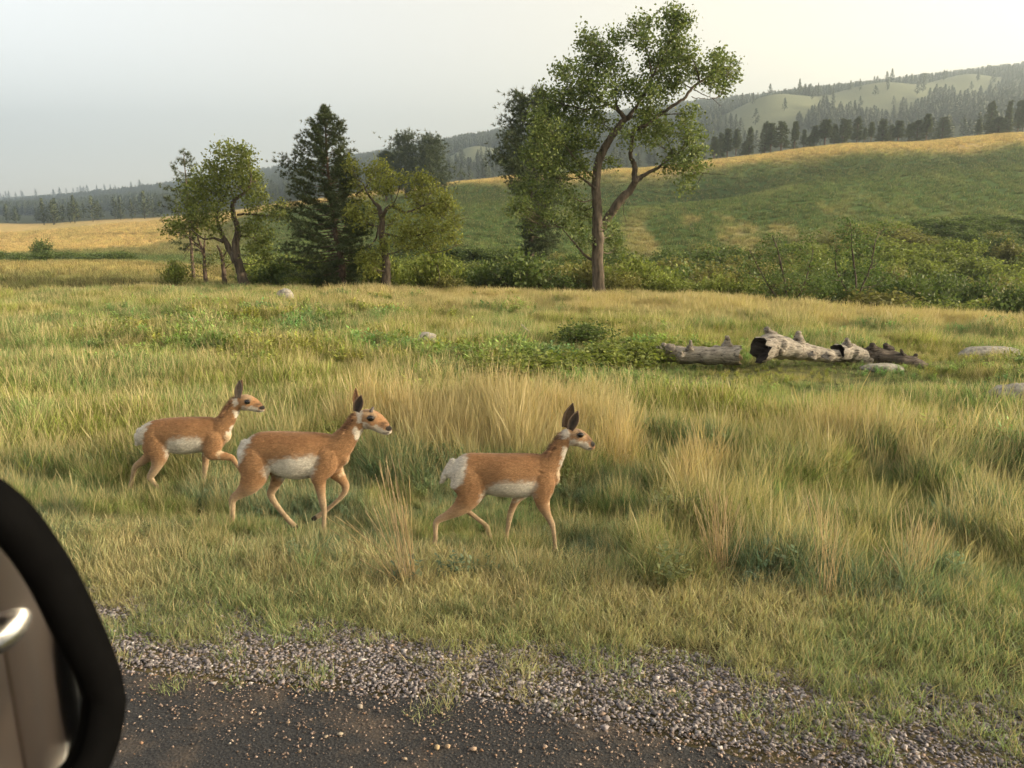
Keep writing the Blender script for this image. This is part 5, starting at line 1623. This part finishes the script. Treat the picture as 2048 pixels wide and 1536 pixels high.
# the larger one with budding horns
pronghorn('pronghorn with small horn buds walking between the other two', (220, 720), 3.4133, 1190,
 [(905, 590, 680, 42), (940, 540, 720, 62), (1000, 500, 740, 76), (1080, 488, 752, 82), (1170, 488, 792, 94), (1270, 490, 812, 106), (1370, 493, 802, 94), (1460, 500, 790, 74), (1540, 518, 770, 60), (1600, 575, 715, 46)],
 [(1520, 620, 112, 68, 0), (1575, 575, 94, 58, 0), (1625, 515, 76, 48, 0), (1672, 450, 66, 42, 0), (1705, 405, 58, 40, 0), (1728, 395, 52, 40, 0)],
 [(1712, 402, 56, 40, 0), (1752, 402, 68, 48, 0), (1795, 412, 66, 51, 0), (1833, 434, 59, 40, 0), (1868, 460, 50, 32, 0), (1893, 476, 38, 27, 0), (1910, 478, 27, 22, 0)],
 [(leg([(985, 620, 100, .55, .5), (1005, 700, 112, .8, .45), (1005, 770, 94, .95, .5), (970, 835, 70, 1), (915, 885, 46, 1), (868, 922, 33, 1), (858, 960, 26, 1), (860, 1040, 21, 1), (850, 1120, 21, 1), (842, 1160, 23, 1), (846, 1195, 24, 1)]), -62),
  (leg([(1060, 650, 90, .6, .5), (1110, 740, 74, .9), (1130, 800, 56, 1), (1108, 870, 44, 1), (1078, 930, 33, 1), (1098, 985, 25, 1), (1150, 1055, 21, 1), (1200, 1115, 21, 1), (1235, 1150, 23, 1), (1262, 1180, 22, 1)]), 64),
  (leg([(1480, 620, 100, .55, .5), (1475, 710, 84, .85, .5), (1445, 775, 60, 1), (1448, 840, 45, 1), (1460, 920, 32, 1), (1468, 965, 29, 1), (1476, 1020, 20, 1), (1474, 1110, 19, 1), (1476, 1165, 22, 1), (1488, 1205, 24, 1)]), -56),
  (leg([(1500, 680, 80, .6, .5), (1530, 780, 56, .9), (1570, 835, 40, 1), (1596, 880, 31, 1), (1585, 930, 24, 1), (1535, 985, 19, 1), (1470, 1040, 19, 1), (1425, 1075, 22, 1), (1372, 1108, 21, 1)]), 60)],
 [(925, 560, 26, 24, 0), (902, 600, 24, 22, 0), (888, 640, 18, 16, 0)],
 [(1690, 346, 1720, 228, 60, -34, -48, -1, (.05, .042, .04), (.26, .17, .11)), (1674, 345, 1664, 198, 34, 30, 40, -1, (.30, .17, .09), (.2, .11, .06))],
 (1787, 388, 20, 45),
 {'rump': [(820, 460), (960, 480), (988, 505), (962, 570), (935, 640), (905, 705), (820, 720)],
  'belly': [(1080, 725), (1108, 685), (1180, 655), (1300, 640), (1400, 630), (1437, 645), (1425, 720), (1385, 780), (1380, 850), (1200, 860), (1110, 790)],
  'back': [(960, 470), (1480, 470), (1500, 560), (1400, 560), (990, 560)],
  'throat': [(1678, 452), (1725, 475), (1732, 530), (1702, 555), (1672, 500)],
  'earbase': [(1680, 330), (1728, 340), (1730, 412), (1698, 418)],
  'cheek': [(1738, 405), (1775, 425), (1830, 446), (1880, 470), (1925, 488), (1890, 530), (1780, 500), (1735, 470)],
  'chest': [(1545, 800), (1620, 690), (1670, 610), (1720, 590), (1670, 700), (1590, 810)],
  'mane': [(1585, 480), (1635, 390), (1672, 335), (1690, 365), (1652, 430), (1612, 490)],
  'bridge': [(1860, 405), (1915, 440), (1925, 465), (1890, 462), (1855, 440)], 'eyepatch': [(1760, 378), (1790, 366), (1815, 384), (1805, 404), (1772, 404)], 'smudge': [(1755, 432), (1800, 440), (1810, 462), (1770, 462)],
  'brow': [(1740, 330), (1810, 335), (1830, 380), (1790, 370), (1740, 390)]},
 (1908, 463, 22, 17), ((1868, 492), (1910, 492)), horn=[(1790, 326, -20), (1790, 326, 20)])

# the trailing one with a raised foreleg
pronghorn('pronghorn with a raised foreleg trailing behind the other two', (220, 720), 3.4133, 930,
 [(196, 485, 555, 32), (225, 448, 580, 48), (280, 418, 598, 60), (350, 402, 612, 66), (430, 394, 634, 74), (520, 390, 641, 82), (610, 388, 630, 74), (690, 390, 632, 60), (750, 405, 612, 48), (795, 455, 560, 38)],
 [(720, 490, 88, 52, 0), (765, 448, 72, 46, 0), (806, 390, 58, 38, 0), (842, 330, 50, 34, 0), (868, 292, 46, 34, 0), (888, 284, 42, 33, 0)],
 [(878, 290, 46, 32, 0), (908, 290, 54, 38, 0), (940, 292, 54, 41, 0), (974, 303, 47, 32, 0), (1004, 318, 39, 26, 0), (1028, 330, 30, 22, 0), (1045, 333, 20, 17, 0)],
 [(leg([(310, 500, 80, .55, .5), (335, 580, 92, .8, .45), (355, 640, 68, .95, .5), (345, 700, 47, 1), (318, 750, 34, 1), (298, 782, 27, 1), (312, 810, 21, 1), (345, 850, 16, 1), (385, 908, 16, 1), (405, 935, 18, 1), (424, 955, 18, 1)]), -48),
  (leg([(300, 540, 70, .6, .5), (280, 620, 62, .9), (235, 675, 43, 1), (185, 715, 31, 1), (150, 742, 25, 1), (136, 780, 19, 1), (122, 840, 16, 1), (108, 890, 17, 1), (104, 925, 19, 1)]), 52),
  (leg([(700, 500, 78, .55, .5), (715, 570, 68, .85, .5), (715, 620, 52, 1), (760, 638, 39, 1), (815, 648, 29, 1), (852, 660, 24, 1), (880, 700, 17, 1), (910, 750, 15, 1), (925, 790, 17, 1), (928, 820, 18, 1)]), -44),
  (leg([(670, 560, 60, .6, .5), (642, 630, 38, .9), (634, 690, 29, 1), (632, 740, 25, 1), (626, 800, 17, 1), (624, 870, 16, 1), (622, 910, 18, 1), (626, 940, 19, 1)]), 46)],
 [(210, 480, 26, 22, 0), (195, 530, 22, 20, 0), (190, 575, 15, 13, 0)],
 [(884, 256, 894, 132, 46, -26, -34, -1, (.20, .16, .13), (.07, .05, .04)), (872, 258, 884, 140, 36, 24, 32, -1, (.25, .15, .09), (.12, .07, .04))],
 (950, 279, 16, 36),
 {'rump': [(130, 400), (270, 400), (300, 412), (272, 450), (258, 520), (220, 590), (200, 610), (130, 620)],
  'belly': [(412, 575), (440, 527), (500, 516), (640, 514), (657, 530), (645, 600), (640, 660), (420, 665)],
  'back': [(290, 370), (720, 370), (740, 440), (320, 450)],
  'throat': [(855, 340), (905, 345), (905, 390), (872, 410)],
  'throat2': [(832, 445), (880, 430), (830, 520), (800, 505)],
  'earbase': [(846, 255), (884, 245), (880, 300), (850, 305)],
  'cheek': [(912, 312), (960, 310), (1015, 326), (1055, 342), (1020, 370), (910, 365)],
  'chest': [(745, 640), (800, 560), (800, 500), (840, 500), (820, 580), (770, 650)],
  'mane': [(762, 380), (798, 290), (845, 228), (868, 250), (822, 315), (788, 380)],
  'bridge': [(1005, 280), (1045, 305), (1058, 325), (1030, 322), (1000, 302)], 'eyepatch': [(930, 270), (952, 263), (972, 276), (964, 292), (938, 292)], 'smudge': [(915, 318), (945, 312), (950, 330), (920, 335)],
  'brow': [(900, 225), (960, 232), (985, 270), (950, 262), (905, 262)]},
 (1044, 323, 18, 13), ((1005, 343), (1045, 346)))

# ------------------------------------------------------------------ the car whose open window the picture is taken from
def paint():
    m, t, out = new_mat('taupe_car_paint')
    p = nd(t, 'ShaderNodeBsdfPrincipled')
    p.inputs['Base Color'].default_value = (.16, .125, .105, 1); p.inputs['Metallic'].default_value = .1
    p.inputs['Roughness'].default_value = .42; p.inputs['Coat Weight'].default_value = .25; p.inputs['Coat Roughness'].default_value = .15
    tc = nd(t, 'ShaderNodeTexCoord')
    f = noise(t, tc.outputs['Object'], 6, 5, .6)
    t.links.new(mixc(t, 1.0, (.13, .088, .066), ramp(t, f, [(.35, (.85, .85, .85)), (.7, (1.15, 1.13, 1.1))]), 'MULTIPLY'), p.inputs['Base Color'])
    t.links.new(p.outputs[0], out.inputs[0])
    return m
M_paint = paint()
M_blackpl = simple_mat('black_plastic', (.003, .003, .0032), .8, 0, .03, 40, .15)
M_chrome = simple_mat('chrome', (.5, .49, .48), .24, 1.0)
M_tyre = simple_mat('tyre_rubber', (.02, .02, .02), .85, 0, .2, 30, .2)
M_rim = simple_mat('wheel_rim', (.03, .03, .03), .5, .3)
m_, t_, out_ = new_mat('mirror_glass')
p_ = nd(t_, 'ShaderNodeBsdfPrincipled'); p_.inputs['Base Color'].default_value = (.80, .79, .77, 1); p_.inputs['Metallic'].default_value = 1; p_.inputs['Roughness'].default_value = .035
t_.links.new(p_.outputs[0], out_.inputs[0]); M_mirror = m_
m_, t_, out_ = new_mat('tinted_glass')
p_ = nd(t_, 'ShaderNodeBsdfPrincipled'); p_.inputs['Base Color'].default_value = (.02, .022, .022, 1); p_.inputs['Roughness'].default_value = .06; p_.inputs['Specular IOR Level'].default_value = .6
t_.links.new(p_.outputs[0], out_.inputs[0]); M_glass = m_

car = empty('parked_car', (0, 0, 0), 'taupe car on the road seen only as its door mirror', 'car', None, R(171))
SIDE = .25                       # body side this far outboard of the eye (local -Y is the side of the meadow)
def cl(a, b, z): return np.array([a, -b, z])       # a forward, b outboard
def car_part(name, mb, mat, parent=None, bev=0):
    o = link(name, mb.mesh(name), mat, parent or car)
    if bev:
        md = o.modifiers.new('bevel', 'BEVEL'); md.width = bev; md.segments = 3; md.limit_method = 'ANGLE'
    return o
def extrude_prof(prof, b0, b1):
    prof = np.array(prof, float); n = len(prof)
    V = np.vstack([np.column_stack([prof[:, 0], np.full(n, -b0), prof[:, 1]]), np.column_stack([prof[:, 0], np.full(n, -b1), prof[:, 1]])])
    me = bpy.data.meshes.new('body')
    faces = [list(range(n))[::-1], list(range(n, 2 * n))] + [[i, (i + 1) % n, n + (i + 1) % n, n + i] for i in range(n)]
    me.from_pydata(V.tolist(), [], faces); me.update()
    return me
def arch(cx, r, n=12):
    return [(cx - r * math.cos(t), .42 + r * math.sin(t)) for t in np.linspace(0, math.pi, n)]
prof = [(-2.5, .42)] + arch(-1.62, .47) + [(-1.1, .40), (.95, .40)] + arch(1.45, .44) + [(2.15, .42), (2.25, .75), (2.15, 1.12), (1.1, 1.28), (.85, 1.42), (-2.45, 1.44), (-2.55, 1.1)]
o = link('body_shell', extrude_prof(prof, -1.70, SIDE), M_paint, car)
md = o.modifiers.new('bevel', 'BEVEL'); md.width = .035; md.segments = 3; md.limit_method = 'ANGLE'
mb = MB(); mb.box(cl(-.85, -.72, 2.12), (1.55, .90, .03)); car_part('roof', mb, M_paint, None, .03)
for b in (SIDE - .05, -1.65):
    for pts, w in (([(1.05, 1.40), (.62, 2.10)], .05), ([(-.55, 1.40), (-.58, 2.10)], .055), ([(-1.6, 1.40), (-1.6, 2.10)], .05), ([(-2.38, 1.40), (-2.28, 2.10)], .09)):
        mb = MB(); P = np.array([cl(a, b - .03 * (z > 2), z) for a, z in pts]); mb.tube(spline(P, 3), [w] * 4, 8, True); car_part('pillar', mb, M_paint)
def panel(a0, a1, z0, z1, b, th, mat, name, parent=None, bev=.012):
    mb = MB(); mb.box(cl((a0 + a1) / 2, b, (z0 + z1) / 2), ((a1 - a0) / 2, th / 2, (z1 - z0) / 2)); return car_part(name, mb, mat, parent, bev)
for a0, a1, hx in ((-.56, .80, -.42), (-1.12, -.585, -1.02)):
    d = panel(a0, a1, .55, 1.42, SIDE + .004, .022, M_paint, 'door')
    # handle: recessed dark cup with a chrome loop
    panel(hx - .085, hx + .085, 1.185, 1.255, SIDE + .0165, .006, M_blackpl, 'handle_cup', d, .002)
    mb = MB()
    loop = [(hx - .11, SIDE + .015, 1.205), (hx - .10, SIDE + .05, 1.21), (hx - .05, SIDE + .066, 1.22), (hx + .05, SIDE + .066, 1.235), (hx + .10, SIDE + .05, 1.24), (hx + .11, SIDE + .015, 1.245)]
    mb.tube(spline(np.array([cl(*q) for q in loop]), 4), [.017] * 21, 8, True); car_part('handle', mb, M_chrome, d)
    panel(a0 + .03, a1 - .03, .60, .63, SIDE + .018, .012, M_chrome, 'trim_strip', d, .003)
panel(-1.56, -.62, 1.46, 2.05, SIDE - .06, .008, M_glass, 'side_window', None, 0)
panel(-2.30, -1.64, 1.46, 2.05, SIDE - .06, .008, M_glass, 'side_window', None, 0)
for a in (-1.62, 1.45):
    for b in (SIDE - .12, -1.58):
        mb = MB(); th = np.linspace(0, 6.2832, 33)
        mbA = MB(); ta = np.linspace(-.1, math.pi + .1, 18)
        if b > 0:
            mbA.tube(np.array([cl(a + .485 * math.cos(q), SIDE, .42 + .485 * math.sin(q)) for q in ta]), [.045] * 18, 6, True); car_part('arch_trim', mbA, M_blackpl)
        prof_t = [(.22, -.10), (.33, -.115), (.375, -.09), (.385, 0), (.375, .09), (.33, .115), (.22, .10)]
        V = np.array([cl(a + r * math.cos(t), b + w, .388 + r * math.sin(t)) for t in th[:-1] for r, w in prof_t])
        k = len(prof_t); f = [[i * k + j, i * k + (j + 1) % k, ((i + 1) % 32) * k + (j + 1) % k, ((i + 1) % 32) * k + j] for i in range(32) for j in range(k)]
        mb.add(V, None, f); w_ = car_part('wheel', mb, M_tyre)
        mb = MB(); q = np.array([cl(a, b - .08, .388), cl(a, b + .08, .388)]); mb.tube(q, [.225, .225], 24, True)
        for s in range(5):
            t = s * 1.2566; mb.tube(np.array([cl(a, b + .085, .388), cl(a + .2 * math.cos(t), b + .09, .388 + .2 * math.sin(t))]), [.03, .022], 6, True)
        car_part('rim', mb, M_rim, w_)

# the door mirror
fw = np.array([-math.cos(R(9)), math.sin(R(9)), 0]); on = np.array([RNX, RNY, 0])
HAND = fw * -.42 + on * (SIDE + .05) + np.array([0, 0, 1.22])
M0 = at(20, 1270, .52)
d0 = M0 - np.array([0, 0, CH]); d0 /= np.linalg.norm(d0)
r0 = HAND - M0; r0 /= np.linalg.norm(r0)
MN = r0 - d0; MN /= np.linalg.norm(MN)
def on_plane(px, py, off=0.0):
    D = at(px, py, 1.0) - np.array([0, 0, CH])
    k = ((M0 + MN * off - np.array([0, 0, CH])) @ MN) / (D @ MN)
    return D * np.asarray(k)[..., None] + np.array([0, 0, CH])
OUT = [(255, 1400), (246, 1465), (220, 1540), (168, 1605), (85, 1645), (-60, 1655), (-170, 1610), (-205, 1460), (-195, 1150), (-160, 985), (-100, 925), (-40, 928), (0, 950), (60, 1000), (120, 1080), (172, 1170), (213, 1260), (242, 1335)]
INN = [(182, 1410), (172, 1478), (148, 1536), (100, 1575), (40, 1592), (-60, 1592), (-130, 1556), (-155, 1450), (-145, 1180), (-115, 1055), (-75, 1020), (-35, 1050), (0, 1085), (40, 1132), (82, 1200), (112, 1262), (142, 1320), (162, 1356)]
Po = spline(np.array(OUT + OUT[:1], float), 5)[:-1]; Pi = spline(np.array(INN + INN[:1], float), 5)[:-1]
Wo = on_plane(Po[:, 0], Po[:, 1]); Wi = on_plane(Pi[:, 0], Pi[:, 1])
cen = Wo.mean(0)
Mi = np.linalg.inv(np.array(car.matrix_basis.to_3x3()) if False else np.array(Matrix.Rotation(R(171), 3, 'Z')))
loc = lambda P: P @ Mi.T
n = len(Wo)
rings = [Wi - MN * .010, Wi * .98 + cen * .02 + MN * .002, (Wi + Wo) / 2 + MN * .004, Wo * .985 + cen * .015 + MN * .001, Wo - MN * .012,
         cen + (Wo - cen) * .97 - MN * .06, cen + (Wo - cen) * .80 - MN * .105, cen + (Wo - cen) * .4 - MN * .125, cen + (Wo - cen) * .02 - MN * .13]
V = loc(np.vstack(rings)); i = np.arange(len(rings) - 1)[:, None] * n; k = np.arange(n)[None]; k2 = (k + 1) % n
f4 = np.stack([i + k, i + k2, i + n + k2, i + n + k], -1).reshape(-1, 4)
mh = link('mirror_housing', mesh_np('mirror_housing', V, [f4], None, True), M_blackpl, car)
ci = Wi.mean(0)
grows = []
for q in (1.02, .8, .6, .4, .2, .0):
    w = ci + (Wi - ci) * q
    grows.append(w - MN * (.006 + .0 * q))
V = loc(np.vstack(grows)); i = np.arange(len(grows) - 1)[:, None] * n
f4 = np.stack([i + k, i + k2, i + n + k2, i + n + k], -1).reshape(-1, 4)
link('mirror_glass', mesh_np('mirror_glass', V, [f4], None, True), M_mirror, mh)
mb = MB(); A0 = loc((cen - MN * .07)[None])[0]; B0_ = cl(.62, SIDE - .02, 1.40)
mb.tube(spline(np.array([A0, (A0 + B0_) / 2 + [0, 0, -.03], B0_]), 4), [.04, .038, .035, .033, .032, .033, .035, .038, .04], 10, True); car_part('mirror_arm', mb, M_blackpl)

# ------------------------------------------------------------------ smoky evening air
hm = bpy.data.meshes.new('haze')
s = 3750; zt, zb = ZMAX + 26.0, ZMIN - 1.0
hm.from_pydata([(x, y, z) for x in (-s, s) for y in (-s, s) for z in (zb, zt)], [], [[0, 1, 3, 2], [4, 6, 7, 5], [0, 4, 5, 1], [2, 3, 7, 6], [0, 2, 6, 4], [1, 5, 7, 3]])
m_, t_, out_ = new_mat('haze')
pv = nd(t_, 'ShaderNodeVolumePrincipled')
pv.inputs['Color'].default_value = (.68, .85, 1.0, 1)
pv.inputs['Density'].default_value = .0005
pv.inputs['Anisotropy'].default_value = .6
t_.links.new(pv.outputs[0], out_.inputs['Volume'])
hz_ = link('haze', hm, m_)
tag(hz_, 'thin smoky evening haze over the valley', None, None, 'stuff')
